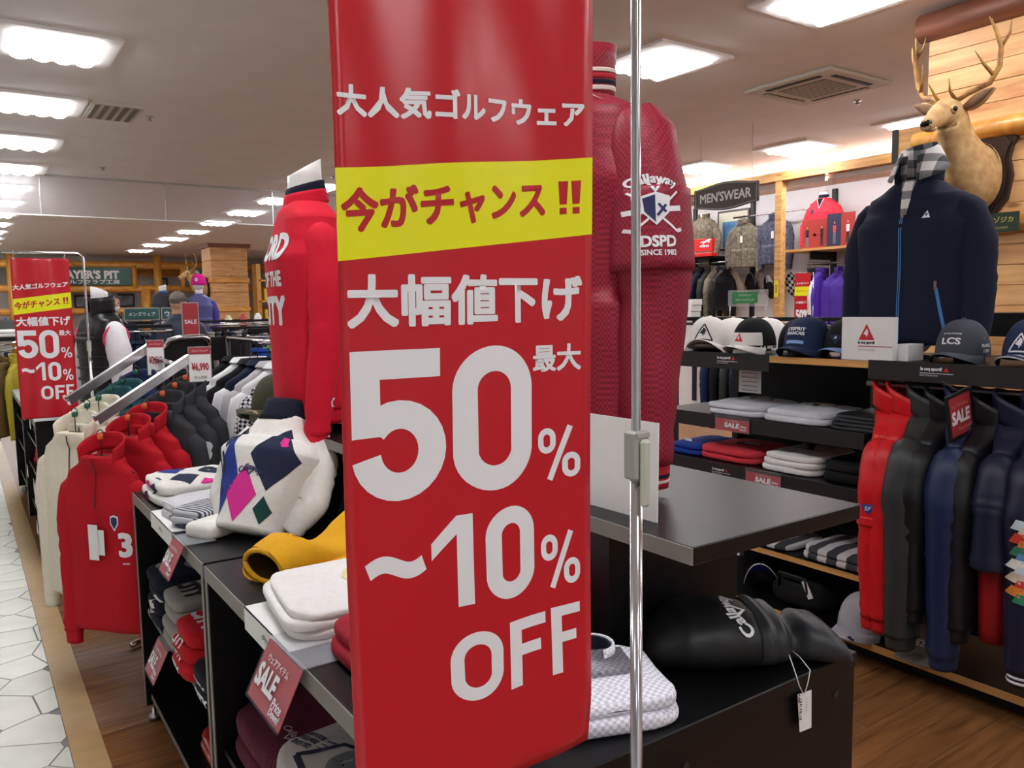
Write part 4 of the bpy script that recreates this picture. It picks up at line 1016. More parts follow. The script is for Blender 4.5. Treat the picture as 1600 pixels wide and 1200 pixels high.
# chrome bent rail above a dark header panel behind the rack
t = thing('header_rail', 'dark header panel with bent chrome rail behind the two-arm rack', 'display rail', (.95, 4.6, 0))
B(.88, 1.33, 4.6, 4.62, 1.28, 1.41).build('header_panel', M_black, t, False, True)
for x in (.90, 1.31): B(x-.012, x+.012, 4.6, 4.62, .0, 1.28).build('upright', M_blackmat, t, False, True)
MB().tube([(.89, 4.58, 1.36), (.92, 4.57, 1.40), (.97, 4.56, 1.415), (1.09, 4.56, 1.415), (1.12, 4.57, 1.40), (1.13, 4.58, 1.36)], .014, 10).build('bent_rail', M_chrome, t, True, True)

# ------------------------------------------------------------------ rail with shirts behind the red sweater mannequin
t = thing('garment_rack', 'black straight garment rail holding the houndstooth shirt', 'garment rack', (1.22, 4.0, 0))
MB().tube([(1.22, 3.42, 1.40), (1.22, 4.55, 1.40)], .012, 10).build('rail', M_chrome, t, True, True)
for y in (3.40, 4.55):
    MB().tube([(1.22, y, .0), (1.22, y, 1.40)], .013, 10).build('post', M_blackmat, t, True, True); B(.97, 1.47, y-.015, y+.015, 0, .03).build('foot_bar', M_blackmat, t, False, True)
M_hound = checker('houndstooth', (30, 36, 62), (226, 224, 222), 75, rough=.8, rot=radians(28)); M_lg = fabric('light_grey_jersey', (190, 186, 190)); M_wj = fabric('white_jersey', (236, 236, 238)); M_nj = fabric('navy_jersey', (26, 32, 56)); M_bj = fabric('black_jersey', (20, 20, 24))
PS = dict(L=.70, ws=.215, wc=.24, dc=.05, wh=.235, dh=.045, sleeve=.58, sr=.064, wrist=.045, out=.015, fwd=.0, collar='polo', ch=.03, neck=.07, slope=.085, amp=.005)
def rail_garment(name, label, catg, x, y, zr, m, rotz=0, P=PS, sl=None, cuff=None, seed=1, group=None, collar=None):
    t = thing(name, label, catg, (x, y, zr-P['L']-.085-.018), rotz, group)
    return t, make_garment(t, P, dict(body=m, sleeve=sl or m, collar=collar or m, cuff=cuff), seed=seed, hang=True)
for (lab, y, m, s) in (('navy and white houndstooth shirt hanging first on the straight rail', 3.47, M_hound, None), ('white shirt hanging behind the houndstooth shirt', 3.60, M_wj, None), ('light grey shirt hanging behind the white shirt on the rail', 3.72, M_lg, None),
                       ('navy shirt with white shoulder hanging on the straight rail', 3.87, M_nj, M_wj), ('black shirt hanging on the straight rail', 4.02, M_bj, None), ('white shirt hanging deeper on the straight rail', 4.15, M_wj, None), ('black shirt hanging last on the straight rail', 4.32, M_bj, None)):
    rail_garment('shirt', lab, 'shirt', 1.22, y, 1.40, m, 180 if False else 0, sl=s, seed=int(y*10))
# ================================================================== RIGHT GONDOLA
RX = 3.12; YN, YF = .45, 3.15
t = thing('display_gondola', 'long black gondola with caps on top and jackets hanging below', 'display gondola', (3.45, 1.8, 0)); gR = t
def PR(mb, nm, m=M_black, p=None): return mb.build(nm, m, p or gR, False, True)
PR(B(RX, 3.80, YN, YF, 1.272, 1.302), 'top_shelf'); PR(B(RX-.004, RX, YN, YF, 1.272, 1.302), 'wood_edge', M_shelf_wood)
for (a, b) in ((2.40, YF), (1.0, 1.90)): PR(B(RX-.012, RX-.005, a, b, 1.228, 1.308, c=.002), 'price_rail', mat('black_price_rail', (36, 35, 36), rough=.45))
for y in (1.93, 3.12): PR(B(3.74, 3.80, y-.02, y+.02, 0, 1.272), 'upright', M_blackmat)
for y in (YN+.03,): PR(B(3.74, 3.80, y-.02, y+.02, 0, 1.272), 'upright', M_blackmat)
PR(B(3.79, 3.80, 2.30, 3.10, .10, 1.27), 'back_panel'); PR(B(3.79, 3.80, 1.95, 2.12, .10, 1.27), 'back_panel')
for z, x0, w in ((.985, RX+.03, .07), (.745, RX, .07)):
    PR(B(x0, 3.78, 1.92, YF, z-.02, z), 'shelf')
    PR(B(x0-.006, x0-.001, 1.93, YF, z-w, z+.004, c=.002), 'price_rail', mat('black_price_rail', (36, 35, 36)))
PR(B(RX+.02, 3.78, 1.55, YF, .34, .365), 'shelf'); PR(B(RX+.016, RX+.02, 1.55, 2.56, .34, .365), 'wood_edge', M_shelf_wood); PR(B(RX+.012, RX+.02, 2.55, YF, .30, .37), 'price_rail', mat('black_price_rail', (36, 35, 36)))
PR(B(RX-.02, 3.80, YN, YF, .075, .10), 'base_shelf'); PR(B(RX-.024, RX-.02, 1.18, YF, .072, .102), 'wood_edge', M_shelf_wood)
PR(B(RX+.06, 3.78, YN, YF, 0, .074), 'plinth', M_blackmat)
# hanging rail with brackets
PR(MB().tube([(3.16, .6, 1.205), (3.16, 1.93, 1.205)], .013, 10), 'rail', M_chrome_dull)
for y in (.65, 1.25, 1.90): PR(B(3.15, 3.76, y-.006, y+.006, 1.212, 1.272), 'bracket', M_blackmat)
# brand strips
M_rsm = mat('red_mark', (206, 34, 48), rough=.5)
def brand(y, z, x, k=1.0):
    n = (0, -1, 0)
    for sh, m in ((text2d('le coq sportif', w=.085*k, h=.018*k, bold=.05), M_print_white),): put2d(move2d(sh, 0, 0), 'lettering', m, gR, (x, y, z), n, (0, 0, 1), True)
    put2d(move2d(tri2d(.022*k, .02*k), .058*k, .002), 'printed_mark', M_rsm, gR, (x, y, z), n, (0, 0, 1), True)
    put2d(rect2d(-.045*k, .085*k, -.0165*k, -.0145*k), 'printed_line', M_print_white, gR, (x, y, z), n, (0, 0, 1), True)
    put2d(move2d(text2d('GOLF COLLECTION', w=.07*k, h=.006*k), -.01*k, -.024*k), 'lettering', M_print_white, gR, (x, y, z), n, (0, 0, 1), True)
brand(1.635, 1.282, RX-.0125); brand(2.665, 1.282, RX-.0125); brand(2.70, .715, RX-.0065, .9)

# ------------------------------------------------------------------ caps, box and mannequin on top
TZ = 1.302
def lcs(m=M_print_white, tri=None, out=True, s=1.0):
    L = [((trioutline2d(.045*s, .042*s, .0035*s) if out else tri2d(.045*s, .042*s)), tri or m)]
    L.append((move2d(rooster2d(.034*s), 0, -.004), m)); L.append((move2d(text2d('le coq sportif', w=.05*s, h=.007*s, bold=.05), 0, -.03*s), m)); return L
def marks(L, x, y, on='front'): return [(sh, m, x, y, on) for sh, m in L]
M_whc = fabric('white_twill', (232, 228, 224), bscale=300); M_nvc = fabric('navy_twill', (38, 50, 82)); M_blc = fabric('light_blue_twill', (112, 142, 188)); M_bkc = fabric('black_twill', (26, 26, 30)); M_gyc = fabric('slate_grey_twill', (70, 74, 84)); M_silver = mat('silver_trim', (190, 188, 186), rough=.5); M_blue_thr = mat('light_blue_thread', (136, 176, 230), rough=.6)
make_cap('cap', 'white cap with black triangle rooster mark beside the red jacket', (3.26, 2.90, TZ+.012), -62, M_whc, mark=marks(lcs(M_ink, s=1.6), 0, .0), rx=-10, sc=1.3)
make_cap('cap', 'white cap with small red triangle and black upper crown', (3.25, 2.60, TZ+.026), -88, M_bkc, M_whc, mark=[(text2d('EST. 1882', w=.05, bold=.03), M_ink, 0, -.02, 'brim')], sc=1.15)
t = bpy.data.objects[COL.objects[-1].name].parent or COL.objects[-1]
t = [o for o in COL.objects if o.get('label', '').startswith('white cap with small red')][0]
cr = [o for o in t.children if o.name.startswith('crown')][0]
# white front panel of the two-tone cap
mb = MB(); n = 0; vs = []; fs = []
for i in range(9):
    for j in range(13):
        a = -pi/2-1.15+2.3*j/12; b = .02+.5*i/8; r = cos(b)**.75
        vs.append((.085*r*cos(a)*1.012, .1025*r*sin(a)*1.012, .013+.117*sin(b)**1.05))
for i in range(8):
    for j in range(12): q = (i*13+j, i*13+j+1, (i+1)*13+j+1, (i+1)*13+j); fs.append(q)
fp = mb.add(vs, fs).build('front_panel', M_whc, t, True)
project(tri2d(.04, .036), 'printed_mark', M_rsm, t, (0, -.1, .05), (1, 0, 0), (0, .2, .97), [fp], ref=.006, eps=.0025)
project(move2d(rooster2d(.024), 0, -.004), 'printed_mark', M_print_white, t, (0, -.1, .05), (1, 0, 0), (0, .2, .97), [fp], ref=.006, eps=.0035)
make_cap('cap', 'navy bucket-crowned cap with white lettering and light blue bar', (3.26, 2.30, TZ+.026), -84, M_nvc, mark=[(join2d(move2d(text2d("L'ESPRIT", w=.07, h=.014, bold=.03), 0, .012), move2d(text2d('FRANCAIS', w=.07, h=.014, bold=.03), 0, -.006)), M_print_white, 0, .018, 'front'), (rect2d(-.035, .035, -.006, .006), M_blue_thr, 0, -.022, 'front'), (tri2d(.02, .012), M_blue_thr, 0, .01, 'brim')], sc=1.2)
make_cap('cap', 'light blue brimmed cap with black crown behind the white brand box', (3.30, 2.12, TZ+.026), -84, M_bkc, M_blc, mark=[(poly2d([(-.03, .02), (.03, .02), (.0, -.016)]), M_nvc, 0, -.01, 'front'), (move2d(rooster2d(.026), 0, .0), M_print_white, 0, -.002, 'front')], sc=1.12)
t = thing('brand_box', 'white box sign with red triangle rooster mark on the gondola top', 'box sign', (3.16, 1.93, TZ), -2)
B(-.018, .018, -.118, .118, 0, .182, c=.001).build('box', M_paper, t)
O = (-.0185, 0, .1); u = (0, -1, 0); v = (0, 0, 1)
put2d(move2d(tri2d(.074, .068), 0, .02), 'printed_mark', M_rsm, t, O, u, v); put2d(move2d(rooster2d(.05), 0, .014), 'printed_mark', M_print_white, t, (-.019, 0, .1), u, v)
put2d(move2d(text2d('le coq sportif', w=.078, h=.016, bold=.06), 0, -.026), 'lettering', M_ink, t, O, u, v)
put2d(rect2d(-.038, .118, -.0405, -.0385), 'printed_line', mat('blue_print', (96, 92, 160), rough=.5), t, O, u, v); put2d(rect2d(-.038, .118, -.043, -.041), 'printed_line', M_rsm, t, O, u, v)
put2d(move2d(text2d('GOLF COLLECTION', w=.075, h=.006), 0, -.055), 'lettering', M_ink, t, O, u, v)
t = tag(B(-.06, .06, -.03, .03, 0, .07, c=.002).build('small_box', M_paper), 'small plain white box behind the white brand box', 'box'); t.location = (3.24, 1.80, TZ)
lcsm = [(text2d('LCS', w=.06, h=.024, bold=.03), M_print_white, -.0, .0, 'front'), (move2d(text2d('LE COQ SPORTIF', w=.058, h=.007, bold=.02), 0, .026), M_print_white, 0, 0, 'front'), (join2d(move2d(text2d('FRANCE', w=.05, h=.012, bold=.02), 0, 0), move2d(text2d('1882', w=.035, h=.012, bold=.02), 0, -.018)), M_print_white, -.01, -.01, 'side'), (zero2d(.006, .006, .003, 10), M_rsm, -.015, .016, 'side')]
make_cap('cap', 'slate grey cap with white letters LCS on the gondola top', (3.27, 1.60, TZ+.026), -86, M_gyc, mark=lcsm, sc=1.12)
make_cap('cap', 'navy cap with white triangle rooster mark and pale brim edge', (3.27, 1.345, TZ+.026), -90, M_nvc, edge=M_silver, mark=marks(lcs(M_print_white, s=1.4), 0, .0)+[(text2d('FRANCE', w=.045, h=.012, bold=.03), M_print_white, .03, .0, 'brim')], sc=1.15)
for (x, y, z, L) in ((3.58, 3.0, .018, 'white cap with navy stripe lying behind the white rooster cap'), (3.56, 2.76, .018, 'white cap with navy band lying behind the two-tone cap')):
    make_cap('cap', L, (x, y, TZ+z), 30, M_whc, mark=[(ribbon2d([(-.05, -.01), (.05, .02)], .012), M_nvc, 0, 0, 'front')], sc=1.15)
make_cap('cap', 'plain black cap lying behind the two-tone cap', (3.42, 2.45, TZ+.018), -20, M_bkc, sc=1.15)

# navy jacket mannequin
M_nvj = fabric('navy_softshell', (24, 30, 50), bump=.1); M_bluezip = mat('blue_zip', (70, 128, 190), rough=.4)
PJ = dict(L=.70, ws=.215, wc=.255, dc=.14, wh=.25, dh=.13, sleeve=.64, sr=.085, wrist=.058, out=.05, fwd=.05, collar='zip', ch=.07, neck=.08, slope=.07, amp=.006, gap=1.0)
t = thing('mannequin', 'mannequin in a navy zip jacket over a plaid collar shirt', 'mannequin', (3.45, 1.895, TZ+.06), -90)
R = make_garment(t, PJ, dict(body=M_nvj, collar=M_nvj, cuff=M_nvj), seed=9)
MB().lathe([(.13, -.06), (.13, -.054), (.02, -.045), (.02, .0)], 28).build('base_plate', M_chrome_dull, t, True)
MB().ell((0, 0, .32), (.17, .09, .37), 20, 10).build('mannequin_form', M_manneq, t, True)
def plaid(name):
    m = bpy.data.materials.new(name); m.use_nodes = True; N = m.node_tree.nodes; L = m.node_tree.links; b = N['Principled BSDF']
    tc = N.new('ShaderNodeTexCoord'); fac = []
    for ax in ('X', 'Z'):
        w = N.new('ShaderNodeTexWave'); w.bands_direction = ax; w.inputs['Scale'].default_value = 4.2; L.new(tc.outputs['Object'], w.inputs['Vector'])
        r = N.new('ShaderNodeMath'); r.operation = 'GREATER_THAN'; r.inputs[1].default_value = .55; L.new(w.outputs['Fac'], r.inputs[0]); fac.append(r)
    ad = N.new('ShaderNodeMath'); ad.operation = 'ADD'; L.new(fac[0].outputs[0], ad.inputs[0]); L.new(fac[1].outputs[0], ad.inputs[1])
    hf = N.new('ShaderNodeMath'); hf.operation = 'MULTIPLY'; hf.inputs[1].default_value = .5; L.new(ad.outputs[0], hf.inputs[0])
    cr = N.new('ShaderNodeValToRGB'); cr.color_ramp.interpolation = 'CONSTANT'; cr.color_ramp.elements[0].color = lin((222, 218, 216)); cr.color_ramp.elements[1].color = lin((56, 58, 62)); cr.color_ramp.elements[1].position = .75
    e = cr.color_ramp.elements.new(.25); e.color = lin((132, 132, 134)); L.new(hf.outputs[0], cr.inputs[0]); L.new(cr.outputs[0], b.inputs['Base Color']); b.inputs['Roughness'].default_value = .8
    MATS[name] = m; return m
M_plaid = plaid('grey_plaid')
band(0, .005, .70, .83, .082, .072, .075, .066, th=.004, gap=.5, tilt=.42).build('shirt_collar', M_plaid, t, True)
band(0, -.006, .84, .735, .074, .118, .068, .118, th=.003, gap=1.0, tilt=.42).build('shirt_collar_fold', M_plaid, t, True)
project(poly2d([(-.03, .06), (.03, .06), (.012, -.09), (-.012, -.09)]), 'shirt_front', M_plaid, t, (0, -.2, .64), (1, 0, 0), (0, 0, 1), [R['body']], ref=.02, eps=.002)
front_strip(R, M_bluezip, t, .02, .56, .012); front_strip(R, M_nvj, t, .02, .56, .004, name='zip_seam')
project(rect2d(-.005, .005, -.018, .018), 'zip_pull', M_chrome, t, (0, -.2, .555), (1, 0, 0), (0, 0, 1), [R['body']], eps=.006)
project(ribbon2d([(.15, .24), (.165, .16), (.185, .06)], .012), 'pocket_zip', M_bluezip, t, (0, -.2, 0), (1, 0, 0), (0, 0, 1), [R['body']], ref=.03, eps=.003)
project(rect2d(-.005, .005, -.018, .018), 'zip_pull', M_chrome, t, (.148, -.2, .25), (1, 0, 0), (0, 0, 1), [R['body']], eps=.006)
for sh, m in ((tri2d(.034, .032), M_print_white), (move2d(rooster2d(.024), 0, -.003), M_navy_ink)): project(sh, 'printed_mark', m, t, (.10, -.2, .545), (1, 0, 0), (0, 0, 1), [R['body']], ref=.01, eps=.002 if m is M_print_white else .003)
project(text2d('le coq', w=.05, h=.016, bold=.05), 'lettering', M_print_white, t, (.275, -.2, .03), (1, 0, 0), (0, 0, 1), R['sleeve'], ref=.01)

# ------------------------------------------------------------------ folded goods on the right gondola shelves (front faces -X)
M_ltg = fabric('pale_blue_white_jersey', (222, 224, 232)); M_g2 = fabric('ash_grey_jersey', (148, 142, 138)); M_coral = fabric('coral_red_jersey', (222, 62, 74)); M_bk2 = fabric('soft_black_jersey', (22, 22, 25)); M_dk = nylon('charcoal_nylon', (46, 47, 52)); M_cob = fabric('cobalt_jersey', (28, 60, 150))
def rfold(name, label, catg, y, z, a, b, hs, ms, seed, x=3.36, amp=.006, rot=-90): return folded(name, label, catg, (x, y, z), rot, a, b, hs, ms, seed, amp=amp)
s2, s3, s4 = .985, .745, .365
t, L, z = rfold('folded_shirt', 'folded white shirts with grey collars at the far end of the middle shelf', 'shirt', 2.68, s2, .18, .19, [.032, .032], [M_ltg], 61); band(0, .05, z, z+.018, .08, .07, .05, .045, th=.02, gap=.7).build('collar', M_g2, t, True)
t, L, z = rfold('folded_shirt', 'folded white shirts with grey collars beside the charcoal trousers', 'shirt', 2.32, s2, .18, .19, [.032, .03], [M_ltg], 63); band(0, .05, z, z+.018, .08, .07, .05, .045, th=.02, gap=.7).build('collar', M_g2, t, True)
rfold('folded_trousers', 'folded charcoal trousers in flat layers on the middle shelf', 'trousers', 1.97, s2, .17, .19, [.018]*4, [M_dk], 65, amp=.004)
t, L, z = rfold('folded_shirt', 'cobalt blue folded shirt with white tag on the lower shelf', 'shirt', 3.0, s3, .12, .18, [.03, .03], [M_cob], 66); price_tag(t, (-.02, -.12, z+.02), .05, .03)
t, L, z = rfold('folded_shirt', 'folded coral red shirts with black and white tag on the lower shelf', 'shirt', 2.72, s3, .19, .19, [.035, .035], [M_coral], 67)
on_top(rect2d(-.05, .05, -.03, .03), 'price_tag', M_ink, t, [L[-1]], .0, .0, .4, eps=.003); on_top(rect2d(-.03, .05, -.02, .02), 'price_tag', M_paper, t, [L[-1]], .02, -.0, .4, eps=.004)
t, L, z = rfold('folded_shirt', 'folded white shirts with ash grey collar on the lower shelf', 'shirt', 2.34, s3, .16, .19, [.032, .032, .03], [M_whitec], 69); band(0, .05, z, z+.03, .09, .07, .07, .05, th=.03, gap=.6).build('collar', M_g2, t, True)
t, L, z = rfold('folded_shirt', 'soft black folded shirt with white printed patches on the lower shelf', 'shirt', 2.02, s3, .15, .19, [.05, .05], [M_bk2], 71, amp=.012)
for (x, y, r) in ((.05, -.03, .2), (.10, -.07, -.5)): on_top(rect2d(-.03, .03, -.014, .014), 'printed_mark', M_print_white, t, [L[-1]], x, y, r)
M_bw = stripes('black_white_block', (40, 42, 48), (208, 206, 204), 1.6, 'X', sharp=.45)
M_bw = stripes('grey_black_block', (64, 66, 74), (206, 206, 208), 3.2, 'X', sharp=.55)
t, L, z = rfold('folded_shirt', 'folded grey and white block striped shirt at the far end of the low wooden shelf', 'shirt', 2.46, s4, .15, .16, [.03], [M_bw], 73, x=3.32)
t, L, z = rfold('folded_shirt', 'folded grey and white block striped shirt beside the red jackets', 'shirt', 2.08, s4, .18, .17, [.035, .03], [M_bw], 75, x=3.32)
# price cards on the shelf fronts
def shelf_sale(label, y, z, x, w, h, tilt=0):
    t = thing('sale_card', label, 'sale card', (x, y, z), 0); hd = B(-.0012, 0, -w/2, w/2, -h, 0).build('card', M_red_card, t)
    O = (-.0018, 0, -h*.5)
    put2d(text2d('SALE', w=w*.45, h=h*.42, bold=.05, shear=.1), 'lettering', M_print_white, hd, O, (0, -1, 0), (0, 0, 1))
    put2d(move2d(text2d('ウェアアイテム', w=w*.42), 0, h*.34), 'lettering', M_print_white, hd, O, (0, -1, 0), (0, 0, 1))
    put2d(join2d(move2d(text2d('Price', w=w*.16, bold=.03, shear=.2), w*.34, -h*.02), move2d(text2d('Down!', w=w*.18, bold=.03, shear=.2), w*.33, -h*.26)), 'lettering', M_print_white, hd, O, (0, -1, 0), (0, 0, 1))
    B(-.003, -.002, -w/2-.004, w/2+.004, -h-.004, .02).build('clear_cover', MATS['cover_film'], t)
    return t
shelf_sale('red sale card below the white shirts on the middle shelf', 2.635, .975, RX+.018, .21, .06)
shelf_sale('red sale card below the coral shirts on the lower shelf', 2.42, .738, RX-.012, .20, .062)
t = tag(B(-.001, 0, -.06, .06, -.075, 0).build('price_sleeve', mat('glossy_clear_sleeve', (226, 226, 240), rough=.08, spec=.9)), 'glossy clear price sleeve at the end of the low wooden shelf', 'price sleeve'); t.location = (RX+.008, 2.63, .372)
t = thing('care_label', 'white printed paper hanging below the black price rail', 'paper label', (3.3, 2.66, 1.235))
B(-.001, .001, -.07, .07, -.14, 0).build('paper', M_paper, t)
put2d(join2d(*[move2d(rect2d(-.05, .05, -.002, .002), 0, -.012-.022*k) for k in range(6)]), 'printed_lines', mat('grey_ink', (140, 140, 150), rough=.6), t, (-.0015, 0, -.005), (0, -1, 0), (0, 0, 1))
# low shelf: caps, bag and dark goods
make_cap('cap', 'royal blue brimmed cap lying on the base shelf', (3.26, 2.52, .145), -60, M_bkc, fabric('royal_blue_twill', (26, 44, 140)), edge=M_print_white, rx=-40, sc=1.1)
make_cap('cap', 'pale grey cap with small navy mark behind the red sleeve cuff', (3.18, 1.93, .125), -92, fabric('pale_grey_twill', (176, 176, 184)), mark=[(tri2d(.02, .02), M_navy_ink, .05, .0, 'brim')], sc=1.2)
make_cap('cap', 'grey cap with white stitched lettering between the hanging jackets', (3.18, 1.64, .125), -90, M_g2, mark=[(text2d('1882', w=.06, bold=.03), M_print_white, 0, .0, 'front')], sc=1.15)
t, L, z = rfold('duffel_bag', 'black duffel bag with a white tag on the base shelf', 'bag', 2.28, .10, .15, .2, [.15], [M_bk2], 77, x=3.36, amp=.015)
MB().tube([(-.08, -.2, .1), (-.07, -.21, .17), (.07, -.21, .17), (.08, -.2, .1)], .008, 8).build('handle', M_blackmat, t, True)
mb = B(-.014, .014, -.0008, .0008, -.085, 0); M_ = Matrix.Translation((.06, -.205, .16)) @ Matrix.Rotation(radians(-28), 4, 'Y'); mb.v = [tuple(M_ @ Vector(p)) for p in mb.v]; mb.build('price_tag', M_paper, t)

# ------------------------------------------------------------------ jackets hanging on the right gondola rail
RZr = 1.205
PW = dict(L=.76, ws=.20, wc=.235, dc=.075, wh=.225, dh=.06, sleeve=.66, sr=.085, wrist=.058, out=.02, fwd=.0, collar='zip', ch=.075, neck=.078, slope=.085, amp=.012, gap=1.9, ctilt=.5, sflat=.8)
M_rn = nylon('red_nylon', (212, 24, 34)); M_dgn = nylon('dark_grey_nylon', (50, 54, 54)); M_nvn = nylon('navy_nylon', (26, 40, 78)); M_bkn = nylon('black_nylon', (20, 21, 25)); M_rd2 = nylon('crimson_nylon', (150, 18, 28)); M_nv2 = nylon('deep_navy_nylon', (24, 30, 54))
def rj(label, y, m, sl=None, cuff=None, seed=1, rot=0, P=PW, x=3.16, name='jacket', collar=None):
    t = thing(name, label, 'jacket', (x, y, RZr-P['L']-.085-.018), rot); return t, make_garment(t, P, dict(body=m, sleeve=sl or m, collar=collar or m, cuff=cuff), seed=seed, hang=True)
def arm_left(R): return min(R['sleeve'], key=lambda o: sum(v.co.x for v in o.data.vertices))
t, R = rj('bright red nylon jacket with blue sleeve badge, first on the rail', 1.80, M_rn, cuff=M_rn, seed=3, rot=12)
sh = poly2d([(-.02, .02), (.02, .02), (.02, 0), (0, -.022), (-.02, 0)])
s_ = R['sleeve']
project(sh, 'badge', mat('badge_blue', (40, 70, 170), rough=.5), t, (-.3, 0, .40), (.25, -1, 0), (0, 0, 1), s_, ref=.01, eps=.002)
project(text2d('SF', w=.022, bold=.02, shear=.2), 'badge_letters', M_print_white, t, (-.3, 0, .403), (.25, -1, 0), (0, 0, 1), s_, ref=.008, eps=.003)
sleeve([(-.215, 0, .36), (-.218, 0, .325)], [.083, .083], .78, 3, .004, 18, 4, 0).build('sleeve_seam', M_rn, t, True)
rj('bright red nylon jacket hanging second on the rail', 1.74, M_rn, cuff=M_rn, seed=5, rot=8)
t, R = rj('dark grey nylon jacket hanging beside the red ones', 1.655, M_dgn, cuff=M_dgn, seed=7, rot=6, P=dict(PW, sr=.105, sleeve=.70, wrist=.075))
rj('black nylon jacket hanging behind the dark grey one', 1.585, M_bkn, cuff=M_bkn, seed=8, P=dict(PW, sleeve=.58))
t, R = rj('navy nylon jacket with gathered cuffs hanging mid rail', 1.505, M_nvn, cuff=M_nvn, seed=11, rot=10, P=dict(PW, sr=.10, sleeve=.72, wrist=.07))
rj('black hooded nylon jacket hanging below the framed sale sign', 1.42, M_bkn, cuff=M_bkn, seed=13, P=dict(PW, sleeve=.60, sr=.08))
t, R = rj('navy short-sleeved jacket with crimson lower body on the rail', 1.33, M_nv2, sl=M_nv2, seed=15, rot=6, collar=M_nv2, P=dict(PW, sleeve=.34, wrist=.085, sr=.09, out=.03, amp=.005))
band(0, 0, -.01, .40, .232, .246, .068, .082, th=.004, n=44, e=2.5, rows=8).build('lower_body', M_rd2, t, True)
t, R = rj('deep navy jacket with white cuff stripes and colourful sleeve art', 1.235, M_nv2, cuff=M_nv2, seed=17, rot=10, P=dict(PW, sr=.10, sleeve=.68, wrist=.07, dc=.09))
for c in R['cuff']:
    xs = [v.co.x for v in c.data.vertices]; zz = min(v.co.z for v in c.data.vertices); cx = (min(xs)+max(xs))/2; rr = (max(xs)-min(xs))/2
    for a in (.012, .03): band(cx, 0, zz+a, zz+a+.009, rr*.96+.0015, rr*.97+.0015, rr*.75*.97+.003, rr*.75*.98+.003, th=.002, n=18).build('stripe', M_print_white, c.parent, True)
rc = random.Random(4); arts = [(206, 224, 232), (226, 210, 190), (210, 60, 50), (232, 140, 50), (60, 140, 110), (90, 150, 190), (236, 236, 230)]
for k in range(12):
    z = .46-.023*k; w = .026+.010*rc.random(); x = (-.008 if k % 2 else .008)
    project(poly2d([(-w, -.016), (w*.6, -.02), (w, .012), (-w*.5, .018)]), 'sleeve_art', mat('art_%d' % (k % 7), arts[k % 7], rough=.6), t, (-.3, x, z), (.3, -1, 0), (0, 0, 1), R['sleeve'], ref=.012, eps=.002+.0003*k)
# framed sale sign projecting from the rail
t = thing('framed_sale_sign', 'red sale sign in a black frame hanging from the jacket rail', 'sale sign', (2.99, 1.47, 1.205), -6); t.rotation_euler[1] = radians(-13)
w, h = .13, .15
B(-w/2, w/2, 0, .003, -h, 0).build('card', M_red_card, t)
for (a, b, c, d) in ((-w/2-.012, -w/2, -h-.012, .012), (w/2, w/2+.012, -h-.012, .012), (-w/2, w/2, 0, .012), (-w/2, w/2, -h-.012, -h)): B(a, b, -.004, .006, c, d).build('frame_bar', M_blackmat, t)
put2d(text2d('SALE', w=w*.82, h=h*.34, bold=.05, shear=.08), 'lettering', M_print_white, t, (0, -.001, -h*.54), (1, 0, 0), (0, 0, 1)); put2d(text2d('ウェアアイテム', w=w*.75), 'lettering', mat('cream_print', (224, 200, 150), rough=.5), t, (0, -.001, -h*.25), (1, 0, 0), (0, 0, 1))
put2d(text2d('Price Down!', w=w*.6, shear=.2), 'lettering', mat('cream_print', (224, 200, 150)), t, (.02, -.001, -h*.84), (1, 0, 0), (0, 0, 1))
MB().tube([(0, .002, .012), (0, .03, .03), (0, .06, .045)], .003, 6).build('hook', M_blackmat, t, True)

# ================================================================== COLUMN WITH DEER
M_col = wood('column_plank', (208, 142, 86), (240, 190, 128), axis=(10, 1.0, 9), rough=.5)
M_trim = wood('dark_trim', (110, 62, 44), (140, 84, 60), axis=(10, 1, 10), rough=.5)
c = sempty('trim_1', (5.0, 2.13, 0))
CY0, CY1 = 1.55, 2.70
B(5.02, 6.1, CY0, CY1, 0, CEIL).build('column_core', M_col, c, False, True)
ph = .1165; me = B(-.02, .03, -(CY1-CY0)/2, (CY1-CY0)/2, .0012, ph-.0012, c=.002).mesh('plank', M_col)
rr = random.Random(9)
for k in range(27): share('plank', me, c, (rr.uniform(-.002, .002), 2.125-2.13, .0+k*ph))
me2 = B(-.55, .55, -.02, .0, .0012, ph-.0012, c=.002).mesh('plank', M_col)
for k in range(27): share('plank', me2, c, (.56, CY0-2.13, k*ph)); 
MB().tube([(4.985, CY0-.1, 3.2), (4.985, CY1+.05, 3.2)], .085, 16).build('top_log', M_trim, c, True, True)
MB().tube([(4.97, CY0-.1, 2.525), (4.97, CY1+.06, 2.525)], .06, 16).build('log', M_log, c, True, True)
MB().tube([(4.97, CY0-.1, 1.98), (4.97, CY1-.15, 1.98)], .055, 16).build('log', M_log, c, True, True)
B(4.985, 5.0, 2.28, 2.46, 2.40, 2.50).build('mount_block', M_log, c, False, True)
# panel jutting out behind the column
t = B(-.45, .0, -.5, .02, -.22, 0).build('side_panel', M_pine, c); t.location = (.95, 1.07, 2.74)
B(-.456, -.45, -.022, .022, -.23, .005).build('dark_edge', M_blackmat, t)
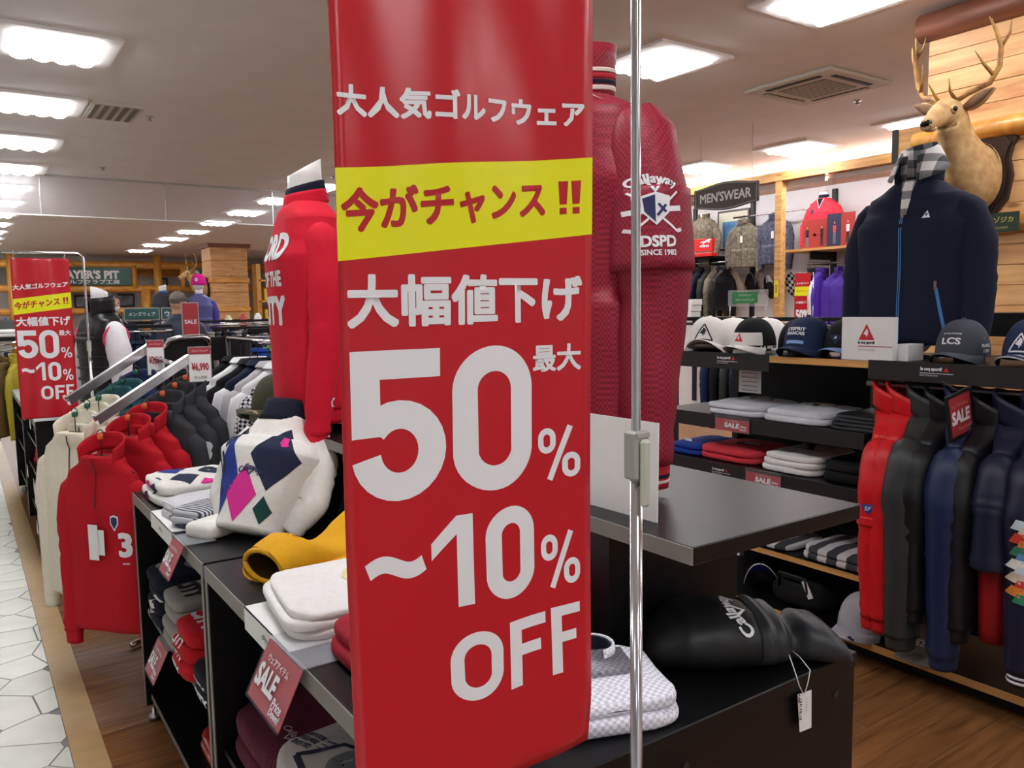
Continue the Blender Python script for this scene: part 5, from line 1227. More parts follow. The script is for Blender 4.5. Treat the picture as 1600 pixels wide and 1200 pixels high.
# deer trophy
M_fur = mat('deer_fur', (176, 138, 92), rough=.9, col2=(206, 172, 124), vscale=22, bump=.6, bscale=160, spec=.15); M_furd = mat('deer_fur_dark', (118, 86, 60), rough=.9, var=.2); M_furl = mat('deer_fur_light', (222, 200, 164), rough=.9, var=.1)
M_antler = mat('antler', (112, 70, 34), rough=.6, col2=(196, 146, 74), vscale=9, bump=.4, bscale=60); M_dark = mat('dark_gloss', (16, 12, 12), rough=.1); M_plaq = mat('dark_stained_wood', (44, 30, 28), rough=.35, var=.2, vscale=12)
def make_deer(label, loc, rotz, sc=1.0):
    t = thing('deer_trophy', label, 'deer trophy', loc, rotz); t.scale = (sc,)*3
    sh = [(0, -.30), (.07, -.27), (.16, -.16), (.185, -.02), (.165, .08), (.18, .15), (.205, .19), (.165, .235), (.10, .235), (0, .26)]
    sh = sh+[(-x, y) for x, y in sh[::-1][1:-1]]
    o = MB().prism(sh, .03, Matrix.Rotation(pi/2, 4, 'X')).build('plaque', M_plaq, t)
    o2 = MB().prism([(x*.88, y*.88) for x, y in sh], .012, Matrix.Translation((0, -.03, 0)) @ Matrix.Rotation(pi/2, 4, 'X')).build('plaque_bevel', M_plaq, t)
    keys = [(0, 0, -.03, -.02, .135, .21), (.15, 0, -.10, -.01, .14, .205), (.3, 0, -.19, .05, .125, .165), (.45, 0, -.27, .14, .10, .125), (.57, 0, -.325, .225, .085, .105), (.66, 0, -.365, .295, .085, .098), (.74, 0, -.42, .325, .082, .088), (.81, 0, -.485, .305, .064, .068), (.88, 0, -.545, .272, .048, .052), (.95, 0, -.605, .24, .043, .042), (1.0, 0, -.63, .227, .03, .03)]
    rings = []; K = 44; n = 28
    C = [cat(keys, i/K) for i in range(K+1)]
    for i, q in enumerate(C):
        p = Vector(q[:3]); tg = (Vector(C[min(i+1, K)][:3])-Vector(C[max(i-1, 0)][:3])).normalized(); X = Vector((1, 0, 0)); V = tg.cross(X)
        rings.append([p+X*(cos(2*pi*j/n)*q[3]*(1+wrinkle(p+X*cos(2*pi*j/n)*.2, .02, j*.0, 14)))+V*(sin(2*pi*j/n)*q[4]) for j in range(n)])
    hd = MB().loft(rings).build('head_and_neck', M_fur, t, True)
    MB().ell((0, -.622, .243), (.036, .024, .022), 14, 8).build('nose', M_dark, t, True)
    MB().ell((0, -.585, .222), (.036, .05, .022), 14, 8).build('muzzle', M_furl, t, True)
    MB().tube([(-.026, -.615, .222), (0, -.632, .219), (.026, -.615, .222)], .003, 6).build('mouth', M_dark, t, True)
    MB().ell((0, -.335, .15), (.06, .06, .085), 14, 10).build('throat_patch', M_furl, t, True)
    for s in (-1, 1):
        MB().ell((s*.066, -.462, .325), (.018, .028, .026), 14, 8).build('eye_patch', M_fur, t, True); MB().ell((s*.076, -.468, .327), (.014, .018, .016), 12, 8).build('eye', M_dark, t, True)
        # ear: cupped leaf
        for nm, m, k, off in (('ear', M_fur, 1.0, 0), ('inner_ear', M_furd, .72, -.007)):
            R_ = []
            for i in range(9):
                f = i/8; w = .042*k*sin(pi*min(.98, .12+f*.88))**.8; cx = s*(.075+.155*f); cz = .345+.075*f; cy = -.37+.01*f+off
                R_.append([(cx-s*.3*w*cos(2*pi*j/12)*.5, cy+.012*k*sin(2*pi*j/12)+(.02*abs(cos(2*pi*j/12))*k if off == 0 else 0), cz+w*cos(2*pi*j/12)) for j in range(12)])
            MB().loft(R_).build(nm, m, t, True)
        a = MB()
        a.tube([(s*.035, -.40, .385), (s*.09, -.37, .42), (s*.19, -.33, .46), (s*.235, -.32, .54), (s*.245, -.33, .64), (s*.225, -.36, .74), (s*.21, -.40, .80)], [.019, .017, .016, .015, .013, .009, .003], 10)
        a.tube([(s*.045, -.41, .39), (s*.045, -.47, .43), (s*.06, -.51, .49)], [.012, .008, .002], 8)
        a.tube([(s*.215, -.325, .49), (s*.175, -.37, .56), (s*.15, -.42, .63)], [.012, .009, .002], 8)
        a.tube([(s*.245, -.33, .64), (s*.28, -.31, .71), (s*.285, -.31, .78)], [.010, .007, .002], 8)
        a.tube([(s*.236, -.345, .69), (s*.20, -.33, .76), (s*.19, -.33, .81)], [.009, .006, .002], 8)
        a.build('antler', M_antler, t, True)
    return t
make_deer('mounted deer head with antlers on a dark shield, on the plank column', (4.98, 2.36, 2.27), -92, .96)
t = thing('name_plaque', 'small dark green plaque with yellow lettering under the deer head', 'plaque', (4.91, 2.22, 1.985), -90)
B(-.1, .1, -.004, .004, -.055, .055, c=.002).build('plate', mat('plaque_green', (36, 54, 40), rough=.4), t)
My = mat('plaque_yellow', (196, 190, 96), rough=.5)
put2d(join2d(move2d(text2d('エゾジカ', w=.14, bold=.02), 0, .015), move2d(text2d('HOKKAIDO', w=.09), 0, -.03)), 'lettering', My, t, (0, -.0045, 0), (1, 0, 0), (0, 0, 1))
# dark counter rail in front of the column
t = thing('shelf_rack', 'low dark shelf rack standing in front of the plank column', 'shelf rack', (4.5, 1.9, 0))
B(4.38, 4.72, 1.2, 2.6, 1.36, 1.48).build('top_rail', M_black, t, False, True)
for y in (1.25, 2.55): B(4.4, 4.7, y-.03, y+.03, 0, 1.36).build('upright', M_blackmat, t, False, True)
B(4.42, 4.68, 1.28, 2.52, .6, .63).build('shelf', M_black, t, False, True)
# ================================================================== MENSWEAR WALL
t = sempty('trim_2', (8.6, 7.5, 3.0))
B(8.2, 8.23, 2.9, 13, 3.005, 3.105).build('soffit_front', M_pine, t, False, True); B(8.23, 9.1, 2.9, 13, 3.005, 3.025).build('soffit_board', wood('soffit_shaded_pine', (170, 108, 60), (206, 148, 92), axis=(14, 1.2, 14)), t, False, True)  # underside's shade is put into a darker copy of the front pine
for y in (6.23, 9.8, 3.2): B(8.21, 8.30, y-.045, y+.045, 0, 3.005).build('post', M_pine, t, False, True)
M_tube = emit('wall_tube', (250, 252, 255), COVE); M_tube2 = emit('cove_tube', (250, 252, 255), COVE*.55)
for k in range(7):
    t = thing('cove_lamp', 'fluorescent tube lamp lying in the cove above the wooden beam', 'lamp', (8.75, 3.6+1.35*k, 3.04), 0, 'cove lamps above the beam')
    MB().tube([(0, -.6, .03), (0, .6, .03)], .016, 10).build('tube', M_tube2, t, True); B(-.03, .03, -.62, .62, -.012, .008).build('housing', M_white, t)
    t = thing('shelf_lamp', 'fluorescent tube lamp under the wooden beam lighting the wall', 'lamp', (8.36, 3.6+1.35*k, 3.0), 0, 'wall lamps under the beam')
    MB().tube([(.03, -.6, -.03), (.03, .6, -.03)], .014, 10).build('tube', M_tube, t, True); B(-.03, .06, -.62, .62, -.012, .004).build('housing', M_white, t); B(-.036, -.03, -.62, .62, -.06, .004).build('reflector', M_white, t)
# MEN'SWEAR sign
t = thing('hanging_sign', "dark brown hanging sign reading MEN'SWEAR", 'sign', (6.5, 5.565, 2.64), -90)
W2 = .41; top = [(-W2+2*W2*i/20, .095+.045*sin(pi*i/20)**1.5) for i in range(21)]; bot = [(x, -y) for x, y in top[::-1]]
MB().prism(top+bot, .02, Matrix.Rotation(pi/2, 4, 'X')).build('board', mat('sign_brown', (66, 52, 48), rough=.5, var=.1), t)
put2d(ribbon2d([(x*.955, y*.9) for x, y in top+bot], .007, True), 'border_line', mat('sign_grey', (150, 150, 146), rough=.5), t, (0, -.0206, 0), (1, 0, 0), (0, 0, 1))
put2d(text2d("MEN'SWEAR", w=.66, h=.10, bold=.025), 'lettering', mat('sign_lettering', (205, 203, 200), rough=.5), t, (0, -.0208, 0), (1, 0, 0), (0, 0, 1))
for x in (-.33, .33): MB().tube([(x, -.01, .1), (x, -.01, .66)], .0018, 6).build('wire', M_chrome_dull, t, True)

# black wall uprights and shelf with goods
for k, y in enumerate((8.35, 7.30, 6.05, 5.2)):
    tag(B(9.06, 9.1, y-.03, y+.03, .1, 2.95).build('wall_upright', M_blackmat), 'black slotted wall upright behind the menswear displays', 'wall upright', 'slotted wall uprights')
t = thing('wall_shelf', 'wooden wall shelf holding the coral sweater mannequin and posters', 'wall shelf', (8.8, 6.0, 2.2))
B(8.5, 9.08, 5.35, 6.42, 2.17, 2.20).build('board', M_shelf_wood, t, False, True)
for y in (6.05, 5.5): B(8.6, 9.06, y-.012, y+.012, 2.07, 2.17).build('bracket', M_blackmat, t, False, True)
M_cs = fabric('coral_knit', (226, 58, 76))
t = thing('mannequin', 'mannequin in a coral V-neck sweater on the wall shelf', 'mannequin', (8.78, 6.0, 2.25), -90)
PM = dict(L=.56, ws=.185, wc=.20, dc=.11, wh=.18, dh=.1, sleeve=.40, sr=.062, wrist=.042, out=.075, fwd=.05, collar='v', neck=.065, slope=.06, amp=.004)
R = make_garment(t, PM, dict(body=M_cs, collar=M_print_white, cuff=M_cs), seed=5); neck_part(t, .58, .052, .06); band(0, 0, .55, .60, .064, .058, .06, .055, th=.006).build('inner_collar', M_navy_k, t, True)
project(poly2d([(-.04, .05), (.04, .05), (0, -.06)]), 'v_insert', M_navy_k, t, (0, -.2, .50), (1, 0, 0), (0, 0, 1), [R['body']], ref=.02, eps=.003)
project(ribbon2d([(-.05, .06), (0, -.065), (.05, .06)], .012), 'v_trim', M_print_white, t, (0, -.2, .50), (1, 0, 0), (0, 0, 1), [R['body']], ref=.02, eps=.005)
project(rect2d(-.02, .02, -.025, .025), 'badge', M_navy_ink, t, (-.09, -.2, .40), (1, 0, 0), (0, 0, 1), [R['body']], ref=.02, eps=.003)
def poster(label, y0, y1, z0, z1, x, fields, rot=-90):
    t = thing('poster', label, 'poster', (x, (y0+y1)/2, z0), rot); w = (y1-y0)/2; h = z1-z0
    B(-w, w, 0, .008, 0, h).build('board', M_red_card, t)
    for (a, b, c, d, m) in fields: put2d(rect2d(-w+a*2*w, -w+b*2*w, c*h, d*h), 'printed_field', m, t, (0, -.0015, 0), (1, 0, 0), (0, 0, 1))
    for (u, m, m2) in fields_people.get(label, []):
        for sh, mm, e in ((zero2d(.02, .022, .011, 12), mat('poster_skin', (206, 160, 130), rough=.6), .72), (poly2d([(-.022, .045), (.022, .045), (.018, -.04), (-.018, -.04)]), m, .52), (poly2d([(-.016, .06), (.016, .06), (.02, -.07), (.004, -.07), (0, .02), (-.004, -.07), (-.02, -.07)]), m2, .27)):
            put2d(move2d(sh, -w+u*2*w, e*h), 'printed_figure', mm, t, (0, -.0025, 0), (1, 0, 0), (0, 0, 1))
    return t
Mpr = mat('poster_red', (176, 54, 50), rough=.5, var=.1); Mpn = mat('poster_navy', (52, 50, 80), rough=.5, var=.1); Mpw = mat('poster_white', (230, 228, 226), rough=.5); Mpk = mat('poster_black', (40, 34, 38), rough=.5); Mpj = mat('poster_jeans', (110, 120, 132), rough=.5); Mpc = mat('poster_coral', (220, 84, 70), rough=.5)
fields_people = {'red poster with two figures leaning on the coral sweater mannequin': [(.22, Mpk, Mpj), (.8, Mpk, Mpk)], 'navy and red poster with two golfers on the wall shelf': [(.28, Mpc, Mpj), (.76, Mpw, Mpk)]}
poster('red poster with two figures leaning on the coral sweater mannequin', 5.80, 6.14, 2.2, 2.54, 8.56, [(0, 1, 0, 1, Mpr), (.45, .58, .42, .5, Mpw)])
poster('navy and red poster with two golfers on the wall shelf', 5.42, 5.78, 2.2, 2.58, 8.53, [(0, .52, 0, 1, Mpn), (.52, 1, 0, 1, Mpr)])
M_nb = nylon('navy_bag_nylon', (32, 46, 84)); M_yl = mat('lime_stripe', (220, 220, 50), rough=.5)
for (lab, y, m2) in (('navy sports bag with yellow stripe on the wall shelf', 5.26, M_yl), ('navy sports bag with orange stripe behind the yellow striped one', 5.10, mat('orange_stripe', (210, 110, 70), rough=.5))):
    t, L, z = folded('sports_bag', lab, 'bag', (8.78, y, 2.2), -90, .14, .16, [.26], [M_nb], int(y*10), amp=.01)
    project(rect2d(-.11, .11, -.012, .012), 'stripe', m2, t, (0, -.3, .20), (1, 0, 0), (0, 0, 1), L, ref=.03, eps=.004); project(tri2d(.05, .05), 'printed_mark', M_print_white, t, (.02, -.3, .09), (1, 0, 0), (0, 0, 1), L, ref=.02, eps=.004)
    MB().tube([(-.08, -.1, .25), (-.06, -.1, .31), (.06, -.1, .31), (.08, -.1, .25)], .008, 8).build('handle', M_blackmat, t, True)
B(8.5, 9.08, 4.9, 5.35, 2.17, 2.199).build('shelf_extension', M_shelf_wood, bpy.data.objects['wall_shelf'], False, True)
# chrome display arms on the wall
for (lab, y0, y1, z) in (('chrome display bar on the wall above the camouflage jacket', 6.35, 7.45, 2.72), ('chrome display bar on the wall beside the post', 6.10, 6.20, 2.73)):
    t = thing('display_bar', lab, 'display bar', (8.9, (y0+y1)/2, z)); MB().tube([(8.86, y0, z), (8.86, y1, z)], .012, 8).build('bar', M_chrome, t, True, True)
    for y in (y0+.03, y1-.03): MB().tube([(8.86, y, z), (9.08, y, z)], .008, 8).build('stub', M_chrome, t, True, True)
M_camo = mat('camo_cloth', (84, 78, 66), rough=.8, col2=(140, 130, 112), vscale=26); M_camo2 = mat('navy_camo_cloth', (38, 42, 66), rough=.7, col2=(96, 100, 124), vscale=34)
PWJ = dict(L=.60, ws=.20, wc=.22, dc=.06, wh=.22, dh=.05, sleeve=.50, sr=.075, wrist=.05, out=.06, fwd=.0, collar='zip', ch=.05, neck=.07, slope=.06, amp=.008, gap=.6)
def wall_jacket(lab, y, z, m, P=PWJ, seed=1, hang=True):
    t = thing('jacket', lab, 'jacket', (8.80, y, z), -90); R = make_garment(t, P, dict(body=m, collar=m, cuff=m), seed=seed, hang=hang); front_strip(R, M_blackmat, t, .02, P['L']-.03, .008); price_tag(t, (.02, -.08, .42), .04, .09); return t, R
wall_jacket('olive camouflage jacket hanging on the wall under the sign', 7.22, 2.03, M_camo, seed=3)
wall_jacket('navy camouflage jacket hanging on the wall beside the post', 6.72, 2.05, M_camo2, P=dict(PWJ, out=.02), seed=4)
t = thing('mannequin', 'mannequin in an olive camouflage jacket above the red brand box', 'mannequin', (8.80, 7.93, 2.21), -85)
R = make_garment(t, dict(PM, collar='zip', ch=.05, dc=.12), dict(body=M_camo, collar=M_camo, cuff=M_camo), seed=7); neck_part(t, .58, .052, .05); front_strip(R, mat('tan_zip', (170, 120, 70), rough=.5), t, .02, .54, .008)
t = thing('framed_picture', 'framed poster with a blue scene behind the camouflage mannequin', 'picture', (9.05, 7.62, 2.30), -90)
B(-.28, .28, 0, .02, 0, .56).build('frame', mat('dark_brown_frame', (74, 54, 50), rough=.4), t); B(-.25, .25, -.004, 0, .03, .53).build('mat_board', mat('cream_mat', (226, 222, 200), rough=.6), t); B(-.18, .20, -.007, -.004, .04, .40).build('picture_field', mat('picture_blue', (52, 110, 170), rough=.5, col2=(110, 160, 200), vscale=8), t)
t = thing('wall_shelf', 'dark wall shelf carrying the camouflage mannequin', 'wall shelf', (8.8, 7.9, 2.2)); B(8.55, 9.08, 7.55, 8.45, 2.175, 2.205).build('board', M_black, t, False, True)
for y in (7.7, 8.3): B(8.65, 9.06, y-.012, y+.012, 2.09, 2.175).build('bracket', M_blackmat, t, False, True)
t = thing('brand_box', 'glossy red brand sign box with white leaping cat mark', 'box sign', (8.45, 7.78, 2.215), -82)
Mred = mat('gloss_red', (228, 34, 32), rough=.2)
B(-.30, .30, -.03, .03, .05, .22, c=.003).build('upper_face', Mred, t); B(-.32, .32, -.06, .06, -.02, .03, c=.003).build('lower_tray', Mred, t); B(-.02, .02, -.02, .02, .03, .05).build('connector', M_paper, t)
cat_ = poly2d([(-.10, -.015), (-.07, .01), (-.02, .012), (.02, .03), (.06, .04), (.09, .03), (.075, .02), (.05, .012), (.07, -.01), (.05, -.01), (.02, .0), (-.02, -.01), (-.04, -.035), (-.06, -.035), (-.045, -.008), (-.08, -.005)])
put2d(join2d(move2d(cat_, 0, .035), move2d(text2d('PUMA', w=.15, h=.03, bold=.06), -.02, -.02)), 'lettering', M_print_white, t, (.2, -.0305, .14), (1, 0, 0), (0, 0, 1))
# lower row of the wall: hanging rails with garments
for (lab, y0, y1, z) in (('chrome garment rail along the wall holding striped jackets', 7.45, 8.5, 2.12), ('chrome garment rail along the wall holding purple jackets', 5.3, 6.15, 2.02)):
    t = thing('garment_rail', lab, 'garment rail', (8.7, (y0+y1)/2, z)); MB().tube([(8.7, y0, z), (8.7, y1, z)], .012, 8).build('rail', M_chrome_dull, t, True, True)
    for y in (y0+.04, y1-.04): MB().tube([(8.7, y, z), (9.08, y, z)], .01, 8).build('bracket', M_blackmat, t, True, True)
M_ws = stripes('navy_white_side', (26, 30, 52), (232, 232, 236), 2.2, 'Y'); M_pur = nylon('purple_nylon', (84, 52, 170)); M_wht = fabric('white_track', (234, 234, 238))
def wr(name, lab, catg, y, z, m, sl=None, P=None, seed=1, rot=0, group=None, x=8.7):
    P = P or dict(PS, L=.56, sleeve=.50, ws=.19, wc=.21, dc=.06, collar='zip', ch=.05); t, R = rail_garment(name, lab, catg, x, y, z, m, rot, P, sl=sl, seed=seed, group=group); return t, R
for k in range(3):
    t, R = wr('track_jacket', 'navy track jacket with white sleeve stripes on the wall rail', 'jacket', 8.08-.10*k, 2.12, M_nv2, seed=k+2, group='striped track jackets on the wall rail')
    for s in (-.02, .012): project(ribbon2d([(s, .05), (s, -.42)], .014), 'sleeve_stripe', M_wht, t, (-.3, s, .46), (0, -1, 0), (0, 0, 1), R['sleeve'], ref=.03, eps=.003)
for k, (m, lab) in enumerate(((M_dgn, 'grey outdoor jacket hanging beside the striped track jackets'), (M_camo, 'olive jacket hanging between the grey and black wall jackets'), (M_bkn, 'black jacket hanging last on the wall rail'))):
    wr('jacket', lab, 'jacket', 7.72-.12*k, 2.12, m, seed=11+k)
t, R = wr('track_jacket', 'black track jacket hanging behind the small red banner', 'jacket', 6.06, 2.02, M_bkn, seed=21)
t, R = wr('track_jacket', 'purple track jacket with broad white sleeve stripe on the wall rail', 'jacket', 5.95, 2.02, M_pur, seed=22); project(ribbon2d([(0, .08), (0, -.42)], .05), 'sleeve_stripe', M_wht, t, (-.3, 0, .46), (0, -1, 0), (0, 0, 1), R['sleeve'], ref=.03, eps=.003)
t, R = wr('jacket', 'purple nylon jacket facing out on the wall rail', 'jacket', 5.55, 2.02, M_pur, seed=24, rot=-75); price_tag(t, (.02, -.08, .45), .03, .06, m=M_red_card)
wr('jacket', 'purple nylon jacket hanging just behind the facing-out one', 'jacket', 5.68, 2.02, M_pur, seed=25, rot=-70)
# mini banner among the purple jackets
t = thing('mini_banner', 'small red and yellow sale banner among the purple jackets', 'sale banner', (8.42, 6.02, 1.30), -60)
B(-.09, .09, -.002, .002, 0, .60).build('cloth', M_vinyl, t); B(-.09, .09, -.0035, -.002, .33, .44).build('yellow_band', M_yel, t)
put2d(text2d('50%', w=.15, h=.13, bold=.05), 'lettering', M_print_white, t, (0, -.003, .10), (1, 0, 0), (0, 0, 1)); put2d(text2d('大幅値下げ', w=.15, bold=.02), 'lettering', M_print_white, t, (0, -.003, .25), (1, 0, 0), (0, 0, 1)); put2d(text2d('今がチャンス', w=.14, bold=.02), 'lettering', M_redink, t, (0, -.004, .385), (1, 0, 0), (0, 0, 1)); put2d(text2d('大人気ゴルフ', w=.14, bold=.02), 'lettering', M_print_white, t, (0, -.003, .48), (1, 0, 0), (0, 0, 1))
MB().tube([(-.10, .004, .61), (.12, .004, .61), (.12, .004, -1.3)], .006, 8).build('pole', M_chrome, t, True)
# caps and visors on the wall, green sign, yellow label on the post
for (lab, y, z, m, e) in (('cream cap hung high on the wall beside the black upright', 7.42, 1.80, fabric('cream_twill', (224, 214, 200)), None), ('black visor cap with pale edge hung on the wall', 7.17, 1.76, M_bkc, M_silver), ('grey patterned cap hung on the wall above the green sign', 6.99, 1.80, M_g2, None), ('black and white striped cap hung on the wall by the post', 6.87, 1.72, stripes('bw_band', (24, 24, 26), (226, 226, 228), 8, 'Z'), None), ('black and white patterned cap hung on the wall right of the post', 6.52, 1.74, checker('bw_pattern', (30, 30, 34), (214, 214, 216), 28), None)):
    make_cap('cap', lab, (8.92, y, z), -90, m, edge=e, rx=-70, sc=1.15)
t = thing('aisle_sign', 'green sign plate in a clear stand before the wall caps', 'sign', (8.3, 6.74, 1.53), -80)
B(-.28, .28, 0, .006, -.02, .19).build('clear_plate', M_clear, t); B(-.22, .14, -.004, 0, .02, .165).build('green_plate', mat('sign_green', (46, 128, 70), rough=.4), t)
put2d(join2d(move2d(text2d('クラブウェア', w=.18), 0, .03), move2d(text2d('アウトドアウェア', w=.26), 0, -.03)), 'lettering', M_print_white, t, (-.04, -.0045, .092), (1, 0, 0), (0, 0, 1))
for x in (-.25, .25): MB().tube([(x, .003, -.02), (x, .003, -.25)], .006, 8).build('leg', M_chrome_dull, t, True)
t = thing('price_label', 'narrow yellow label on the wooden post', 'label', (8.205, 6.235, 1.62), -90); B(-.028, .028, -.003, 0, 0, .20).build('label_card', M_yel, t)
put2d(text2d('SALE', w=.10, h=.03, bold=.03), 'lettering', M_redink, t, (0, -.0035, .10), (0, 0, 1), (-1, 0, 0))
# long hanger rack between the gondola and the wall
t = thing('garment_rack', 'long black rack with a row of white hanger hooks before the menswear wall', 'garment rack', (5.2, 4.0, 0))
B(5.15, 5.25, 2.95, 5.05, 1.41, 1.44).build('top_bar', M_black, t, False, True); MB().tube([(5.2, 2.95, 1.38), (5.2, 5.05, 1.38)], .012, 8).build('rail', M_chrome_dull, t, True, True)
for y in (2.98, 5.02): B(5.17, 5.23, y-.03, y+.03, 0, 1.41).build('upright', M_blackmat, t, False, True)
pool = [M_bkn, M_nv2, M_dgn, M_bk2, M_nvn]
protos = []
for k in range(15):
    y = 3.05+.1*k; m = pool[k % 5]; lab = ['black jacket in the packed row on the long black rack', 'deep navy jacket in the packed row on the long black rack', 'dark grey jacket in the packed row on the long black rack', 'soft black jersey in the packed row on the long black rack', 'navy nylon jacket in the packed row on the long black rack'][k % 5]
    if k < 5: t_, R_ = rail_garment('jacket', lab, 'jacket', 5.2, y, 1.38, m, 0, dict(PS, collar='zip', ch=.05), seed=k+30, group='%s row' % lab.split(' in ')[0]); protos.append(t_)
    else: copy_tree(protos[k % 5], (5.2, y, protos[k % 5].location.z))
for k in range(3):
    tag(B(-.06, .06, -.09, .09, 0, .05, c=.003).build('white_box', M_paper), 'white shoe box in the pile behind the red jacket mannequin', 'box', 'white boxes behind the caps').location = (5.2, 4.86-.01*k, 1.44+.0505*k)

# ================================================================== FAR LEFT: SECOND ISLAND
gB = gondola('display_gondola', 'black shelving island on casters under the far sale banner', .34, 1.16, [(5.62, 6.9), (6.92, 8.2)], .90, [(.2, .48, .70), (.2, .48, .70)])
for (x, y) in ((.38, 5.68), (1.12, 5.68), (.38, 8.1), (1.12, 8.1)):
    c = MB().tube([(x, y-.012, .03), (x, y+.012, .03)], .03, 16).build('caster', M_plas, gB, True, True)
for o in [o for o in gB.children if o.name.startswith('plinth')]: o.location.z = .0
M_vest = nylon('black_quilt', (22, 22, 26), rough=.35)
t = thing('mannequin', 'white mannequin in a black quilted vest with a long white sleeve', 'mannequin', (.80, 6.12, .90), -72)
P_ = dict(L=.66, ws=.195, wc=.195, dc=.14, wh=.185, dh=.12, sleeve=.60, sr=.088, wrist=.06, out=.06, fwd=.02, collar='zip', ch=.10, neck=.08, slope=.06, amp=.005, gap=.7)
R = make_garment(t, P_, dict(body=M_vest, sleeve=M_wht, collar=M_vest, cuff=M_wht), seed=8); neck_part(t, .72, .055, .09, slant=-.4)
for k in range(7): band(0, 0, .05+.075*k, .068+.075*k, .196-.003*abs(k-3), .196-.003*abs(k-3), .143-.002*abs(k-3), .143-.002*abs(k-3), th=.012, e=2.5).build('quilt_ridge', M_vest, t, True)
for s in (-1, 1): MB().tube([(s*(.20+.018*cos(a_)), .084*sin(a_), .485+.085*cos(a_)) for a_ in [2*pi*i/28 for i in range(29)]], .008, 8).build('armhole_trim', mat('pink_trim', (226, 60, 110), rough=.6), t, True)
rf = random.Random(12)
cols = [('white', M_whitec), ('black', M_bk2), ('scarlet', M_rk2), ('grey', M_g2), ('navy', M_nj), ('dark red', M_redrib), ('charcoal', M_dk)]
for i, (sh_z, lev) in enumerate(((.70, 'upper'), (.48, 'middle'), (.2, 'lower'))):
    for k in range(4):
        cn, cm = cols[(i*3+k*2) % 7]
        folded('folded_shirt', '%s folded shirt, number %s of the %s shelf from the banner end' % (cn, ['one', 'two', 'three', 'four'][k], lev), 'shirt', (.55, 5.80+.30*k, sh_z), -90, .12, .16, [.035, .035, .03], [cm], i*10+k+80)
for (y, z) in ((5.95, .90), (6.5, .90), (6.0, .48), (6.6, .48), (6.0, .2)):
    t = thing('price_label', 'small white price label hanging at the edge of the caster island', 'label', (.332, y, z), 0, 'price labels on the caster island'); B(-.001, .0, -.05, .05, -.08, 0).build('card', M_paper, t); B(-.0015, -.001, -.045, .045, -.022, -.004).build('header', M_red_card, t)
# rack beyond the island with olive and mustard jackets
t = thing('garment_rack', 'chrome rack with mustard and brown jackets beyond the caster island', 'garment rack', (.40, 9.1, 0)); MB().tube([(.1, 9.0, 1.18), (.75, 9.0, 1.28)], .014, 8).build('arm', M_chrome, t, True, True); MB().tube([(.1, 9.4, 1.22), (.75, 9.4, 1.32)], .014, 8).build('arm', M_chrome, t, True, True)
for y in (9.0, 9.4): MB().tube([(.75, y, 0), (.75, y, 1.3)], .014, 8).build('post', M_chrome, t, True, True)
M_must = nylon('mustard_nylon', (176, 160, 40)); M_brown = fabric('tan_brown_twill', (128, 104, 62)); M_magenta = fabric('magenta_knit', (150, 40, 74))
for (lab, x, y, m) in (('mustard yellow jacket at the front of the far chrome rack', .18, 8.98, M_must), ('tan brown jacket on the far chrome rack', .30, 9.0, M_brown), ('second mustard jacket on the far chrome rack', .44, 9.0, M_must), ('magenta knit on the rear arm of the far chrome rack', .25, 9.4, M_magenta), ('dark navy knit on the rear arm of the far chrome rack', .42, 9.4, M_nj)):
    rail_garment('jacket', lab, 'jacket', x, y, 1.2, m, 60, dict(PH), seed=int(x*40))
t = thing('display_table', 'black display table with caps beyond the far chrome rack', 'display table', (.5, 10.4, 0)); B(.05, 1.1, 10.1, 10.9, 1.27, 1.31).build('top', M_black, t, False, True)
for x in (.1, 1.05):
    for y in (10.15, 10.85): B(x-.02, x+.02, y-.02, y+.02, 0, 1.27).build('leg', M_blackmat, t, False, True)
make_cap('cap', 'dark grey cap with white tag on the far display table', (.42, 10.4, 1.31), -60, fabric('dark_grey_twill', (78, 78, 78)), sc=1.5)
folded('folded_shirt', 'white folded shirts on the far display table', 'shirt', (.40, 10.25, 1.31), -90, .12, .2, [.04, .04], [M_whitec], 3)
# ------------------------------------------------------------------ mid-distance garment rows
def row(name_lab, y, x0, x1, zr, entries, seedb, group):
    t = thing('garment_rack', name_lab, 'garment rack', ((x0+x1)/2, y, 0)); MB().tube([(x0, y, zr), (x1, y, zr)], .014, 8).build('rail', M_chrome, t, True, True)
    for x in (x0, x1): B(x-.02, x+.02, y-.2, y+.2, 0, .03).build('foot', M_blackmat, t, False, True); B(x-.015, x+.015, y-.015, y+.015, .03, zr).build('upright', M_blackmat, t, False, True)
    B(x0, x1, y-.02, y+.02, zr+.03, zr+.06).build('header_panel', M_black, t, False, True)
    n = int((x1-x0-.12)/.085); pr = {}
    for k in range(n):
        cn, m = entries[(k*5+seedb) % len(entries)] if k % 3 else entries[(k+seedb) % len(entries)]
        x = x0+.1+.085*k
        if cn not in pr:
            pr[cn], _ = rail_garment('shirt', '%s garment hanging in %s' % (cn, group), 'garment', x, y, zr, m, 90, PS, seed=k+seedb, group='%s garments in %s' % (cn, group))
        else: copy_tree(pr[cn], (x, y, pr[cn].location.z))
M_or = nylon('orange_red_nylon', (226, 56, 34))
E1 = [('black', M_bj), ('navy', M_nj), ('charcoal', M_dk), ('orange red', M_or), ('slate', M_char)]
row('black rail packed with dark shirts, with one orange red group', 7.9, 1.13, 1.62, 1.38, E1, 1, 'the dark rail below the green sign')
row('rear black rail packed with dark shirts, before the customers', 10.6, 1.5, 3.9, 1.38, [('black', M_bj), ('dark navy', M_nv2), ('grey', M_g2), ('charcoal', M_dk)], 2, 'the rear rail before the customers')
